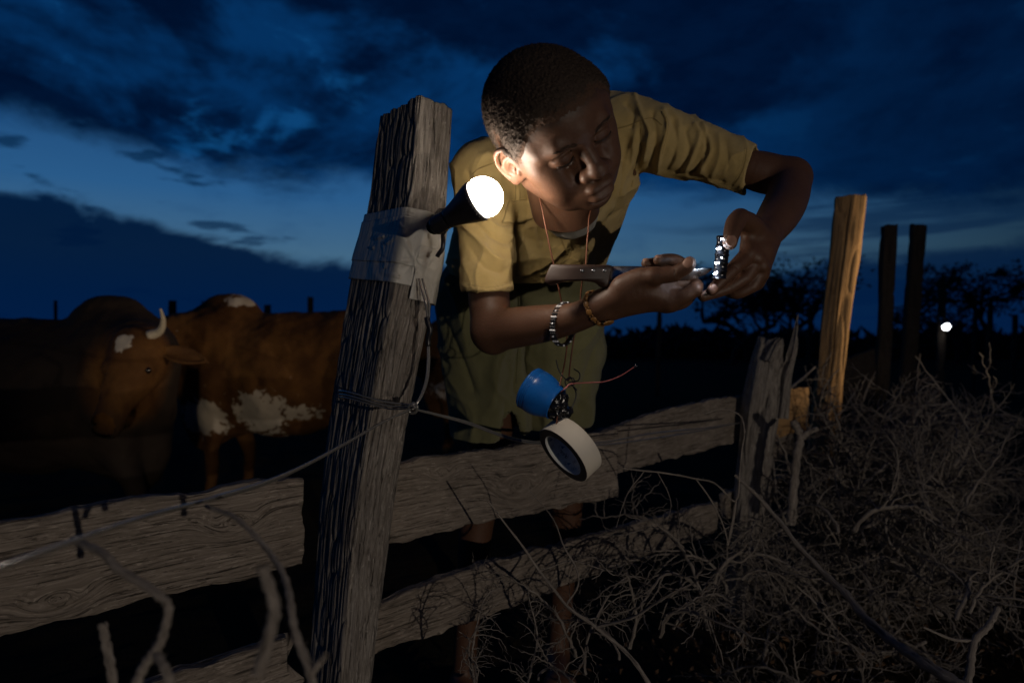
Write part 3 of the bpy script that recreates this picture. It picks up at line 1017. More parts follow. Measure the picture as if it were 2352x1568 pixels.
M_SKIN = skin_material()
M_HAIR = simple_mat('cropped_black_hair', (0.046, 0.034, 0.027), 0.75, var=0.5, scale=700, bstr=0.7, bdist=0.0012, spec=0.25)
def hair_material():
    m, t, b = material('cropped_black_hair')
    co = t.node('ShaderNodeTexCoord').outputs['Object']
    n = t.noise(co, 500, 4, .7); n2 = t.noise(co, 230, 3, .6)
    fade = t.node('ShaderNodeAttribute', attribute_name='fade').outputs['Fac']
    c = t.mix(n, (0.018, 0.013, 0.011), (0.060, 0.042, 0.031))
    k = t.smooth(t.math('ADD', fade, t.math('MULTIPLY_ADD', n2, .9, -.45)), .15, .75)
    c = t.mix(k, (0.070, 0.038, 0.024), c)
    t.set(b.inputs['Base Color'], c)
    b.inputs['Roughness'].default_value = .8; b.inputs['Specular IOR Level'].default_value = .2
    bump(t, b, n, .8, .0012)
    return m


M_HAIRCAP = hair_material()
M_LASH = simple_mat('eyelash_black', (0.008, 0.006, 0.005), 0.6, bstr=0)
M_LIP = None


def head_parts():
    V, F = sculpt_head()
    N = vnormals(V, F)
    d = hairline(V)
    # hair cap: the skin under it pushed out, grainy
    inside = d > -.0015
    keepf = inside[F].all(1)
    used = np.unique(F[keepf]); mp = np.full(len(V), -1); mp[used] = np.arange(len(used))
    t = np.clip((d[used] + .0015) / .030, 0, 1); t = t * t * (3 - 2 * t)
    grain = vnoise(V[used] * 380, 3) * .65 + vnoise(V[used] * 900, 4) * .45
    HV = V[used] + N[used] * (-.0002 + .0052 * t + grain * (.0003 + .0016 * t))[:, None]
    HF = mp[F[keepf]]
    # tiny curled tufts standing proud of the cap
    r = np.random.RandomState(3)
    nt = 30000
    pick = r.choice(len(used), nt, p=(t + .05) / (t + .05).sum())
    base = HV[pick] + r.randn(nt, 3) * .0004
    nn = N[used][pick] + r.randn(nt, 3) * .55; nn /= np.linalg.norm(nn, axis=1)[:, None]
    a = np.cross(nn, r.randn(nt, 3)); a /= np.linalg.norm(a, axis=1)[:, None]; b = np.cross(nn, a)
    L = (.0010 + .0016 * r.rand(nt)) * (.5 + .5 * t[pick]); w = .00032
    TV = np.stack([base + a * w, base + (-.5 * a + .87 * b) * w, base + (-.5 * a - .87 * b) * w, base + nn * L[:, None]], 1).reshape(-1, 3)
    k = np.arange(nt)[:, None] * 4
    TF = np.concatenate([k + np.array([[0, 1, 3]]), k + np.array([[1, 2, 3]]), k + np.array([[2, 0, 3]])])
    hair = MB().add(head_to_world(HV), HF).add(head_to_world(TV), TF)
    hair.fade = np.concatenate([t, np.ones(len(TV))])
    # lashes and brows
    lashes = []; brows = []
    for s in (-1, 1):
        lash = MB(); lashes.append(lash)
        f = lambda q: lid_line(s, q) + np.array([0, .0003, 0])
        lash.add(*tube(head_to_world([f(q) for q in np.linspace(-1, 1, 15)]), .0007 * HEAD_S, 5))
        for q in np.linspace(-.95, .95, 24):
            p0 = f(q); p1 = p0 + np.array([q * .0025, .0038, -.0022 - .001 * r.rand()])
            lash.add(*tube(head_to_world([p0, (p0 + p1) / 2 + [0, 0, -.0009], p1]), [.00030, .00024, .00006], 4))
    bv = []
    # brow hairs: short strokes lying on the brow
    for s in (-1, 1):
        brow = MB(); brows.append(brow)
        for q in range(170):
            u = r.rand(); x = s * (.014 + .031 * u)
            z = .0155 + .0050 * math.sin(u * 2.4) + (r.rand() - .5) * (.0075 * (1 - .6 * u))
            cand = np.argmin((V[:, 0] - x) ** 2 + (V[:, 2] - z) ** 2 + np.where(V[:, 1] < .03, 1, 0))
            p0 = V[cand] + N[cand] * .0001
            dr = np.array([s * .8, 0, .25 + .5 * (r.rand() - .5)]); dr -= (dr @ N[cand]) * N[cand]; dr /= np.linalg.norm(dr)
            p1 = p0 + dr * .0042 + N[cand] * .0005
            brow.add(*tube(head_to_world([p0, (p0 + p1) / 2 + N[cand] * .0004, p1]), [.00016, .00014, .00004], 3, cap=False))
    stub = np.clip((d + .012) / .016, 0, 1) ** 1.5 * .9
    return head_to_world(V), F, stub, hair, lashes, brows
# ------------------------------------------------------------------ limbs and hands of the boy
def ch(g, rows, k=.004, kin=.004, op='add'):
    pts = [P(a, b, c) for a, b, c, r in rows]
    g.chain(pts, [r for *_, r in rows], k, op, kin)


NAILS = []


def nail(g, tip, prev, toward, r, L=.0075, w=.0048):
    """flat plate set into the fingertip; returns nothing but remembers where to tint"""
    tip = np.asarray(tip); ax = tip - np.asarray(prev); ax /= np.linalg.norm(ax)
    n = np.asarray(toward, float); n = n - (n @ ax) * ax; n /= np.linalg.norm(n)
    c = tip + n * r * .80 + ax * r * .10
    Rr = np.stack([np.cross(ax, n), ax, n], 1)
    g.ell(c, (w * 1.10, L * .85, .0021), .0006, R=Rr)
    NAILS.append((c, Rr, w * 1.08, L * .80))


def sculpt_arm_right():
    g = Sdf(P(1040, 560, 1.20) * (1, 0, 0) + (0, .86, .80), (P(1640, 560, .93)[0] + .01, 1.24, .995), .0016)
    # upper arm, elbow, forearm
    ch(g, [(1120, 590, 1.155, .032), (1122, 670, 1.140, .0345), (1130, 758, 1.12, .0325)], .006)
    ch(g, [(1130, 762, 1.12, .0330), (1185, 752, 1.09, .0325), (1255, 742, 1.055, .0285), (1325, 728, 1.015, .0222), (1385, 700, .985, .0215)], .014, .010)
    ch(g, [(1124, 778, 1.135, .020), (1135, 780, 1.12, .022)], .012)
    # hand
    ch(g, [(1385, 700, .985, .0215), (1432, 676, .965, .0225), (1478, 668, .955, .0200), (1532, 684, .955, .0165)], .008, .008)
    ch(g, [(1400, 712, .985, .0150), (1480, 697, .965, .0135), (1540, 694, .958, .0125)], .010, .008)
    ch(g, [(1432, 655, .955, .0150), (1470, 640, .945, .0155), (1503, 634, .932, .0125)], .010, .006)
    # thumb laid along the blade
    ch(g, [(1503, 634, .932, .0122), (1546, 630, .922, .0108), (1553, 627, .920, .0106), (1579, 612, .912, .0092), (1584, 603, .910, .0082)], .004, .0015)
    nail(g, P(1583, 605, .911), P(1558, 624, .918), (-.25, -1, .25), .0090, .0088, .0062)
    for q in (1538, 1543, 1549):                                           # knuckle creases
        g.cap(P(q, 619, .9115), P(q + 3, 638, .9115), .0005, .0005, .0014, 'sub')
    ch(g, [(1490, 655, .958, .0150), (1540, 652, .958, .0125), (1582, 648, .958, .0095)], .008)
    # index curled under the thumb
    ch(g, [(1540, 692, .952, .0135), (1572, 680, .942, .0110), (1598, 665, .938, .0096)], .006, .004)
    ch(g, [(1598, 665, .938, .0096), (1600, 654, .950, .0085), (1578, 642, .960, .0080)], .002, .002)
    ch(g, [(1530, 698, .962, .0125), (1568, 692, .965, .0105), (1590, 672, .975, .0090)], .005, .003)
    # middle and ring finger come over the blade from behind
    ch(g, [(1585, 650, .985, .0085), (1572, 612, .978, .0082), (1553, 597, .968, .0080), (1530, 595, .960, .0076), (1512, 598, .956, .0072)], .001, .0015)
    ch(g, [(1560, 640, .992, .0080), (1538, 610, .985, .0078), (1512, 603, .976, .0074), (1484, 605, .968, .0068)], .001, .0015)
    nail(g, P(1513, 598, .956), P(1530, 595, .960), (-.1, -.4, 1), .0072, .006, .0045)
    nail(g, P(1484, 605, .968), P(1512, 603, .976), (-.2, -.4, 1), .0068, .006, .0042)
    return g.mesh()


def sculpt_arm_left():
    g = Sdf((P(1590, 600, .94)[0] - .01, .88, .880), (P(1880, 400, 1.17)[0] + .02, 1.26, 1.175), .0016)
    ch(g, [(1650, 364, 1.205, .030), (1712, 384, 1.187, .0325), (1760, 398, 1.18, .0350), (1812, 408, 1.17, .0330)], .006, .008)
    ch(g, [(1818, 410, 1.17, .0335), (1808, 455, 1.12, .0335), (1788, 495, 1.06, .0310), (1752, 545, .995, .0232)], .012, .012)
    # palm seen from its back
    ch(g, [(1752, 545, .995, .0232), (1744, 575, .965, .0200)], .010)
    ch(g, [(1748, 552, .985, .0180), (1722, 582, .948, .0130)], .008)
    ch(g, [(1750, 552, .985, .0180), (1737, 594, .950, .0128)], .008)
    ch(g, [(1756, 556, .985, .0175), (1748, 612, .955, .0122)], .008)
    ch(g, [(1758, 556, .985, .0160), (1749, 630, .963, .0108)], .008)
    for a in ((1722, 581, .938), (1740, 594, .941), (1751, 611, .946), (1751, 629, .955)):   # knuckles
        g.ell(P(*a), (.0075, .0060, .0075), .005)
    # fingers
    ch(g, [(1722, 582, .948, .0125), (1690, 612, .932, .0102), (1685, 617, .930, .0098), (1658, 643, .925, .0088), (1635, 667, .923, .0074)], .004, .0015)
    ch(g, [(1738, 594, .952, .0122), (1714, 634, .947, .0102), (1706, 640, .946, .0098), (1668, 663, .945, .0088), (1615, 681, .943, .0072)], .002, .0015)
    ch(g, [(1749, 612, .957, .0115), (1731, 652, .958, .0096), (1722, 660, .958, .0092), (1692, 674, .962, .0082), (1668, 668, .974, .0070)], .002, .0015)
    ch(g, [(1750, 630, .965, .0102), (1738, 655, .975, .0082), (1708, 660, .985, .0070), (1688, 650, .992, .0060)], .002, .0015)
    nail(g, P(1636, 666, .923), P(1658, 643, .925), (-.15, -1, .12), .0076, .0078, .0052)
    nail(g, P(1617, 680, .943), P(1668, 663, .945), (-.25, -.6, .8), .0072, .0070, .0048)
    # thumb
    ch(g, [(1742, 548, .975, .0190), (1724, 516, .948, .0150), (1700, 502, .930, .0130)], .010, .006)
    ch(g, [(1700, 502, .930, .0130), (1689, 512, .920, .0128), (1680, 540, .908, .0108), (1677, 558, .904, .0092)], .004, .003)
    nail(g, P(1677, 558, .904), P(1682, 535, .908), (-.12, -1, .1), .0092, .0092, .0066)
    ch(g, [(1716, 560, .950, .0085), (1720, 540, .955, .0100)], .010)
    for (a, b) in (((1684, 606), (1698, 620)), ((1689, 603), (1702, 616)), ((1655, 636), (1664, 648)), ((1708, 630), (1720, 644)), ((1665, 655), (1672, 668))):
        g.cap(P(*a, .9205), P(*b, .9225), .0006, .0006, .0015, 'sub')
    return g.mesh()


def sculpt_legs():
    g = Sdf((-.30, 1.30, -.02), (.32, 1.95, 1.10), .0050)
    # hips inside the shorts; knee, calf, foot
    ch(g, [(1110, 700, 1.60, .085), (1125, 900, 1.60, .066), (1120, 1050, 1.60, .047), (1095, 1200, 1.62, .041), (1075, 1420, 1.63, .029), (1065, 1560, 1.63, .027)], .02, .02)
    ch(g, [(1280, 690, 1.62, .085), (1290, 900, 1.66, .064), (1300, 1020, 1.70, .046), (1300, 1180, 1.74, .041), (1290, 1380, 1.77, .029), (1280, 1520, 1.77, .027)], .02, .02)
    for x, y in ((P(1065, 1560, 1.63)[0], 1.63), (P(1280, 1520, 1.77)[0], 1.77)):
        g.cap((x, y + .02, .035), (x - .01, y - .13, .022), .034, .024, .015)
        g.cap((x - .02, y - .12, .022), (x + .02, y - .12, .022), .022, .020, .012)
    # waist to chest, all under cloth
    g.cap(P(1195, 650, 1.60), P(1215, 570, 1.50), .080, .060, .03)
    return g.mesh()


def sculpt_chest():
    g = Sdf((-.12, 1.06, .88), (.26, 1.50, 1.24), .004)
    g.cap(P(1215, 560, 1.46), P(1265, 450, 1.30), .078, .075, .03)
    g.cap(P(1170, 420, 1.25), P(1400, 385, 1.29), .055, .055, .03)
    g.cap(P(1300, 430, 1.16), P(1290, 455, 1.25), .046, .052, .03)
    return g.mesh()


def build_person():
    person = empty('person', (P(1180, 784, 1.62)[0], 1.62, 0))
    tag(person, 'boy in yellow shirt and olive shorts bending over the fence with a knife', 'person')
    HV, HF, stub, hair, lashes, brows = head_parts()
    body = MB(); stubs = [stub]; palms = [np.zeros(len(HV))]
    body.add(HV, HF)
    for f in (sculpt_arm_right, sculpt_arm_left, sculpt_legs, sculpt_chest):
        V, F = f(); body.add(V, F)
        stubs.append(np.zeros(len(V))); palms.append(np.zeros(len(V)))
    V = np.concatenate(body.V); palm = np.concatenate(palms)
    for c, Rr, w, L in NAILS:
        q = (V - c) @ Rr
        m = (np.abs(q[:, 0] / w) ** 2.6 + np.abs(q[:, 1] / L) ** 2.6 < 1) & (q[:, 2] > -.003) & (q[:, 2] < .006)
        palm[m] = .85
    o = body.build('body', M_SKIN, person)
    attr(o.data, 'stubble', np.concatenate(stubs)); attr(o.data, 'palm', palm)
    ho = hair.build('hair', M_HAIRCAP, person); attr(ho.data, 'fade', hair.fade)
    for q in lashes: q.build('eyelashes', M_LASH, person)['kind'] = 'stuff'
    for q in brows: q.build('eyebrow', M_HAIR, person)['kind'] = 'stuff'
    return person


person = build_person()
# ------------------------------------------------------------------ clothes
def cloth_mat(name, c1, c2, weave=1400, rough=0.85, stain=0.25):
    m, t, b = material(name)
    co = t.node('ShaderNodeTexCoord').outputs['Object']
    big = t.noise(co, 9, 6, 0.65, 0.4)
    c = t.mix(t.smooth(big, 0.3, 0.7), c1, c2)
    fine = t.noise(co, 260, 4, 0.7)
    c = t.mix(t.math('MULTIPLY', fine, stain), c, tuple(x * 0.45 for x in c1))
    t.set(b.inputs['Base Color'], c)
    b.inputs['Roughness'].default_value = rough
    b.inputs['Specular IOR Level'].default_value = 0.2
    b.inputs['Sheen Weight'].default_value = 0.15
    w1 = t.node('ShaderNodeTexWave', bands_direction='X', inp={'Vector': co, 'Scale': weave, 'Distortion': 1.5}).outputs['Fac']
    w2 = t.node('ShaderNodeTexWave', bands_direction='Z', inp={'Vector': co, 'Scale': weave, 'Distortion': 1.5}).outputs['Fac']
    crease = t.noise(co, 55, 5, 0.6, 0.3)
    hgt = t.math('ADD', t.math('MULTIPLY', t.math('ADD', w1, w2), 0.12), crease)
    bump(t, b, hgt, 0.8, 0.0022)
    return m


M_SHIRT = cloth_mat('yellow_cotton', (0.60, 0.425, 0.155), (0.72, 0.530, 0.215))
M_STITCH = cloth_mat('yellow_seam', (0.38, 0.260, 0.080), (0.48, 0.330, 0.110))
M_SHORTS = cloth_mat('olive_cotton', (0.160, 0.152, 0.070), (0.215, 0.205, 0.100), rough=0.9)
M_VEST = cloth_mat('grey_vest_cotton', (0.40, 0.38, 0.33), (0.5, 0.48, 0.42))


def proj(V):
    return 1176 + FPX * V[:, 0] / V[:, 1], 784 - FPX * (V[:, 2] - CAM_H) / V[:, 1]


def seg_dist(u, v, line):
    d = np.full(len(u), 1e9); line = catmull(line, 4)
    for (a, b), (c, e) in zip(line[:-1], line[1:]):
        L = (c - a) ** 2 + (e - b) ** 2 + 1e-9
        t = np.clip(((u - a) * (c - a) + (v - b) * (e - b)) / L, 0, 1)
        d = np.minimum(d, np.hypot(u - a - t * (c - a), v - b - t * (e - b)))
    return d


def fold(V, N, lines, front=True):
    """raise (amp>0) or press (amp<0) soft folds along lines drawn over the near side of the cloth"""
    u, v = proj(V)
    D = np.zeros(len(V))
    f = np.clip(-N[:, 1] * 1.5 + .25, 0, 1) if front else 1
    for line, amp, wid in lines:
        d = seg_dist(u, v, line)
        D += amp * 1.25 * (.55 * np.exp(-(d / wid) ** 2) + .6 * np.exp(-d / (wid * .42)))
    return V + N * (D * f)[:, None]


def shirt_mesh():
    h = .0026
    g = Sdf((-.155, 1.03, .90), (.46, 1.68, 1.325), h)
    # shoulders and yoke
    g.cap(P(1112, 397, 1.20), P(1270, 372, 1.26), .056, .066, .02)
    g.cap(P(1270, 372, 1.26), P(1436, 300, 1.28), .066, .060, .02)
    g.cap(P(1300, 330, 1.30), P(1400, 290, 1.32), .062, .062, .02)
    # chest and sides down to the waist
    g.cap(P(1175, 430, 1.26), P(1118, 600, 1.53), .078, .088, .03)
    g.cap(P(1372, 400, 1.30), P(1296, 600, 1.51), .078, .089, .03)
    g.cap(P(1270, 440, 1.27), P(1210, 600, 1.50), .078, .090, .03)
    # hanging front
    g.cap(P(1330, 500, 1.30), P(1300, 620, 1.40), .040, .034, .04)
    g.cap(P(1210, 500, 1.30), P(1215, 625, 1.40), .040, .030, .04)
    # neck opening and placket
    g.ell(P(1306, 462, 1.155), (.050, .070, .052), .006, 'sub')
    g.cap(P(1306, 470, 1.12), P(1322, 545, 1.235), .036, .010, .010, 'sub')
    # hem
    hem = P(1250, 646, 1.40)
    g.half(hem, (0.02, .25, -1), 0)
    torso = g.v.copy()
    # his right sleeve hangs
    g.v[:] = .05
    g.chain([P(*a) for a in ((1112, 400, 1.20), (1112, 480, 1.185), (1118, 570, 1.165), (1120, 700, 1.130))], [.0560, .0500, .0455, .0425], 0)
    g.half(P(1120, 667, 1.13), (0.03, .12, -1), 0)
    g.chain([P(*a) for a in ((1118, 590, 1.163), (1121, 720, 1.125))], [.0395, .0405], 0.0015, 'sub')
    sl1 = g.v.copy()
    g.v[:] = .05
    # his left sleeve reaches out
    g.chain([P(*a) for a in ((1440, 300, 1.275), (1500, 318, 1.25), (1560, 336, 1.235), (1640, 360, 1.21), (1760, 402, 1.17))], [.0600, .0600, .0560, .0470, .0400], 0)
    c = P(1722, 389, 1.18); dr = P(1760, 402, 1.17) - P(1640, 360, 1.21)
    g.half(c, dr / np.linalg.norm(dr) + np.array([.10, 0, .12]), 0)
    g.chain([P(*a) for a in ((1712, 384, 1.187), (1790, 411, 1.163))], [.0355, .0355], .0015, 'sub')
    sl2 = g.v.copy()
    def smin(a, b, k):
        q = np.clip(.5 + .5 * (b - a) / k, 0, 1)
        return b * (1 - q) + a * q - k * q * (1 - q)
    g.v = smin(smin(torso, sl1, .012), sl2, .014).astype(np.float32)
    V, F = g.mesh()
    N = vnormals(V, F)
    # ---- folds of the near side
    L = [
        # outstretched sleeve
        ([(1456, 227), (1477, 272), (1492, 308), (1480, 368)], .0060, 7), ([(1468, 300), (1470, 350), (1462, 400)], -.0050, 9),
        ([(1500, 262), (1506, 320), (1492, 380)], -.0055, 8), ([(1522, 257), (1531, 287), (1516, 356), (1510, 398)], .0050, 7),
        ([(1545, 280), (1556, 330), (1532, 392)], -.0040, 9), ([(1594, 287), (1606, 314), (1590, 360), (1573, 395)], .0048, 7),
        ([(1575, 300), (1582, 350), (1556, 400)], -.0038, 8), ([(1612, 290), (1633, 344), (1606, 398)], .0042, 6), ([(1622, 310), (1618, 350), (1590, 405)], -.0036, 7),
        ([(1650, 312), (1652, 360), (1632, 415)], .0030, 8), ([(1668, 330), (1672, 380), (1655, 420)], -.0024, 8),
        ([(1520, 395), (1590, 402), (1660, 418)], -.0040, 8), ([(1440, 240), (1455, 260), (1450, 292)], -.0040, 7),
        # chest right of the head
        ([(1462, 300), (1450, 370), (1420, 440)], .0040, 9), ([(1440, 320), (1430, 380), (1400, 440)], -.0030, 10),
        ([(1490, 400), (1450, 430), (1400, 455)], .0050, 9), ([(1480, 440), (1430, 480), (1380, 520)], -.0040, 12),
        ([(1370, 500), (1352, 560), (1345, 620)], .0045, 8), ([(1385, 520), (1372, 580), (1370, 630)], -.0040, 8),
        ([(1300, 560), (1260, 600), (1200, 625)], .0055, 8), ([(1320, 575), (1290, 610), (1240, 640)], -.0045, 8),
        ([(1345, 545), (1310, 590), (1250, 628)], .0050, 7),
        # chest left, over the pocket and under it
        ([(1185, 405), (1190, 450), (1178, 490)], .0040, 8), ([(1208, 420), (1214, 470), (1206, 520)], -.0035, 7), ([(1225, 440), (1232, 500), (1240, 560)], .0045, 7),
        ([(1120, 350), (1098, 380), (1090, 420)], .0035, 9), ([(1075, 400), (1085, 440), (1075, 480)], -.0040, 9),
        # hanging sleeve
        ([(1070, 520), (1105, 560), (1130, 590), (1150, 600)], .0055, 9), ([(1095, 515), (1130, 545), (1165, 560)], -.0045, 9), ([(1080, 570), (1110, 610), (1150, 625)], -.0035, 10),
        ([(1110, 500), (1145, 525), (1175, 530)], .0040, 8), ([(1065, 600), (1080, 640), (1085, 665)], .0020, 9),
        ([(1180, 530), (1186, 580), (1184, 640)], -.0060, 6), ([(1200, 540), (1215, 590), (1220, 640)], .0040, 9),
        # cuffs turned up
        ([(1062, 655), (1120, 668), (1178, 655)], .0016, 5), ([(1738, 345), (1730, 390), (1697, 434)], .0020, 4), ([(1712, 338), (1706, 385), (1680, 430)], -.0012, 3),
    ]
    V = fold(V, N, L)
    D = fbm(V * [34, 26, 30], 3, 21) * .0016 + (1 - np.abs(vnoise(V * [26, 18, 22] + 3, 8))) ** 5 * .0038
    V = V + N * D[:, None]
    V = V + N * (vnoise(V * 160, 2) * .00022)[:, None]
    # uneven hem
    return V, F


def surf_caster(V, F):
    from mathutils.bvhtree import BVHTree
    bvh = BVHTree.FromPolygons([tuple(v) for v in V], [tuple(f) for f in F.tolist()])
    o = Vector((0, 0, CAM_H))
    def at(px, py, lift=.001, d=1.25):
        r = Vector(P(px, py, 1.0)) - o; r.normalize()
        loc, n, i, dist = bvh.ray_cast(o + r * .6, r)
        if loc is None:
            q = P(px, py, d); return q, np.array([0, -1., 0])
        n = np.array(n); 
        if n @ np.array(r) > 0: n = -n
        return np.array(loc) + n * lift, n
    return at


def slab(edge_a, edge_b, at, lift_a, lift_b, thick=.0012, n=24, m=7, wav=.0010, seed=1):
    """strip of cloth laid over the garment between two drawn edges"""
    A = catmull(edge_a, 8); B = catmull(edge_b, 8)
    ta = np.linspace(0, len(A) - 1, n); tb = np.linspace(0, len(B) - 1, n)
    ip = lambda E, t: np.stack([np.interp(t, np.arange(len(E)), E[:, k]) for k in range(2)], 1)
    A = ip(A, ta); B = ip(B, tb)
    top = np.zeros((n, m, 3)); nor = np.zeros((n, m, 3)); gap = np.zeros((n, m))
    for i in range(n):
        for j in range(m):
            w = j / (m - 1); q = A[i] * (1 - w) + B[i] * w
            top[i, j], nor[i, j] = at(q[0], q[1], 0)
            gap[i, j] = lift_a * (1 - w) + lift_b * w
    # relax so the strip bridges small folds instead of copying them
    for _ in range(2):
        tt = top.copy(); tt[1:-1, 1:-1] = (top[:-2, 1:-1] + top[2:, 1:-1] + top[1:-1, :-2] + top[1:-1, 2:] + 2 * top[1:-1, 1:-1]) / 6
        top = tt
        nn = nor.copy(); nn[1:-1] = nor[:-2] + nor[2:] + nor[1:-1]; nn /= np.linalg.norm(nn, axis=2)[..., None]; nor = nn
    top = top + nor * (gap + .001 + wav * vnoise(top * 60, seed))[..., None]
    V = np.concatenate([top.reshape(-1, 3), (top - nor * thick).reshape(-1, 3)])
    idx = lambda i, j: i * m + j
    K = n * m; F = []
    for i in range(n - 1):
        for j in range(m - 1):
            F.append([idx(i, j), idx(i, j + 1), idx(i + 1, j + 1), idx(i + 1, j)])
            F.append([K + idx(i, j), K + idx(i + 1, j), K + idx(i + 1, j + 1), K + idx(i, j + 1)])
        for j, s in ((0, 1), (m - 1, -1)):
            q = [idx(i, j), idx(i + 1, j), K + idx(i + 1, j), K + idx(i, j)]; F.append(q[::s])
    for j in range(m - 1):
        for i, s in ((0, -1), (n - 1, 1)):
            q = [idx(i, j), idx(i, j + 1), K + idx(i, j + 1), K + idx(i, j)]; F.append(q[::-s])
    return V, [np.array(F)]


def seam_line(at, line, r=.0007, lift=.0002, n=5):
    pts = np.array([at(x, y, lift)[0] for x, y in catmull(line, n)])
    return tube(pts, r, 5)


def stitches(mb, at, line, step=3.4, r=.00045):
    q = catmull(line, 12); s = np.concatenate([[0], np.cumsum(np.hypot(*np.diff(q, axis=0).T))])
    t = np.arange(0, s[-1] - step, step)
    for a in t:
        e = [[np.interp(x, s, q[:, k]) for k in range(2)] for x in (a, a + step * .6)]
        mb.add(*tube([at(*e[0], .0003)[0], at(*e[1], .0003)[0]], r, 4))


def build_shirt():
    V, F = shirt_mesh()
    at = surf_caster(V, F)
    shirt = link('shirt', np_mesh('shirt', V, F), M_SHIRT, person)
    # collar: two turned-down leaves either side of the open neck
    c1 = slab([(1196, 398), (1210, 428), (1226, 462), (1248, 506)], [(1232, 405), (1246, 440), (1262, 476), (1280, 520)], at, .001, .007, .0018, 26, 8, .002)
    c2 = slab([(1428, 372), (1426, 420), (1412, 470), (1380, 520), (1356, 575)], [(1396, 372), (1392, 415), (1376, 458), (1354, 500), (1340, 560)], at, .001, .010, .0018, 34, 8, .004, 4)
    for c_ in (c1, c2): MB().add(*c_).build('collar', M_SHIRT, shirt)
    # front edge (placket) with buttons
    MB().add(*slab([(1372, 498), (1356, 545), (1330, 600)], [(1350, 492), (1336, 540), (1308, 592)], at, .0010, .0015, .0014, 20, 5, .001, 6)).build('placket', M_SHIRT, shirt)
    MB().add(*slab([(1256, 500), (1284, 540), (1304, 585)], [(1272, 500), (1300, 538), (1318, 575)], at, .0010, .0015, .0014, 20, 5, .001, 7)).build('placket', M_SHIRT, shirt)
    for q in ((1384, 486), (1338, 566)):
        p, n = at(*q, .0030)
        v, f = lathe([(.0001, 0), (.0045, 0), (.0050, -.0008), (.0045, -.0018), (.0001, -.0018)], 14, p, n)
        MB().add(v, f).build('button', M_BUTTON, shirt)
    # pocket with its flap
    pk = MB().add(*slab([(1165, 462), (1200, 458), (1238, 452)], [(1151, 513), (1198, 508), (1243, 494)], at, .0012, .0035, .0016, 20, 8, .0012, 9))
    pf = pk.build('pocket_flap', M_SHIRT, shirt)
    st = MB(); SEAM = lambda vf: MB().add(*vf).build('seam', M_STITCH, shirt)
    stitches(st, surf_caster(np.concatenate([V]), F), [(1155, 520), (1198, 515), (1244, 501)])
    stitches(st, at, [(1404, 297), (1440, 288), (1474, 275)])
    stitches(st, at, [(1716, 340), (1708, 386), (1684, 430)], 3.6)
    stitches(st, at, [(1711, 338), (1703, 384), (1679, 428)], 3.6)
    stitches(st, at, [(1064, 650), (1120, 660), (1176, 650)], 3.6)
    stitches(st, at, [(1526, 262), (1535, 290), (1520, 356)], 3.6)
    SEAM(seam_line(at, [(1400, 300), (1440, 290), (1474, 276), (1500, 272), (1521, 288)], .0011, .0))
    SEAM(seam_line(at, [(1474, 276), (1470, 330), (1461, 380), (1448, 440)], .0009, .0))
    SEAM(seam_line(at, [(1520, 256), (1531, 288), (1516, 352), (1510, 396)], .0013, .0))
    SEAM(seam_line(at, [(1085, 400), (1100, 388), (1130, 376), (1160, 366)], .0011, .0))
    SEAM(seam_line(at, [(1182, 385), (1184, 430), (1183, 470)], .0010, .0))
    SEAM(seam_line(at, [(1745, 350), (1738, 392), (1702, 433)], .0016, -.0003))
    SEAM(seam_line(at, [(1066, 664), (1120, 678), (1176, 662)], .0016, -.0003))
    SEAM(seam_line(at, [(1186, 632), (1230, 640), (1290, 640), (1350, 632)], .0014, .0))
    st.build('stitching', M_STITCH, shirt)['kind'] = 'stuff'
    # vest seen in the open neck
    g = Sdf(P(1306, 470, 1.18) - .13, P(1306, 470, 1.18) + (.12, .18, .08), .0026)
    g.ell(P(1310, 484, 1.165), (.048, .070, .048), .002)
    g.ell(P(1308, 456, 1.130), (.047, .082, .050), .003, 'sub')
    v, f = g.mesh()
    vn = vnormals(v, f)
    v = v + vn * (.0018 * fbm(v * 45, 3, 5))[:, None]
    link('vest', np_mesh('vest', v, f), M_VEST, person)
    return shirt


M_BUTTON = simple_mat('shirt_button', (0.45, 0.36, 0.20), 0.35, bstr=0)


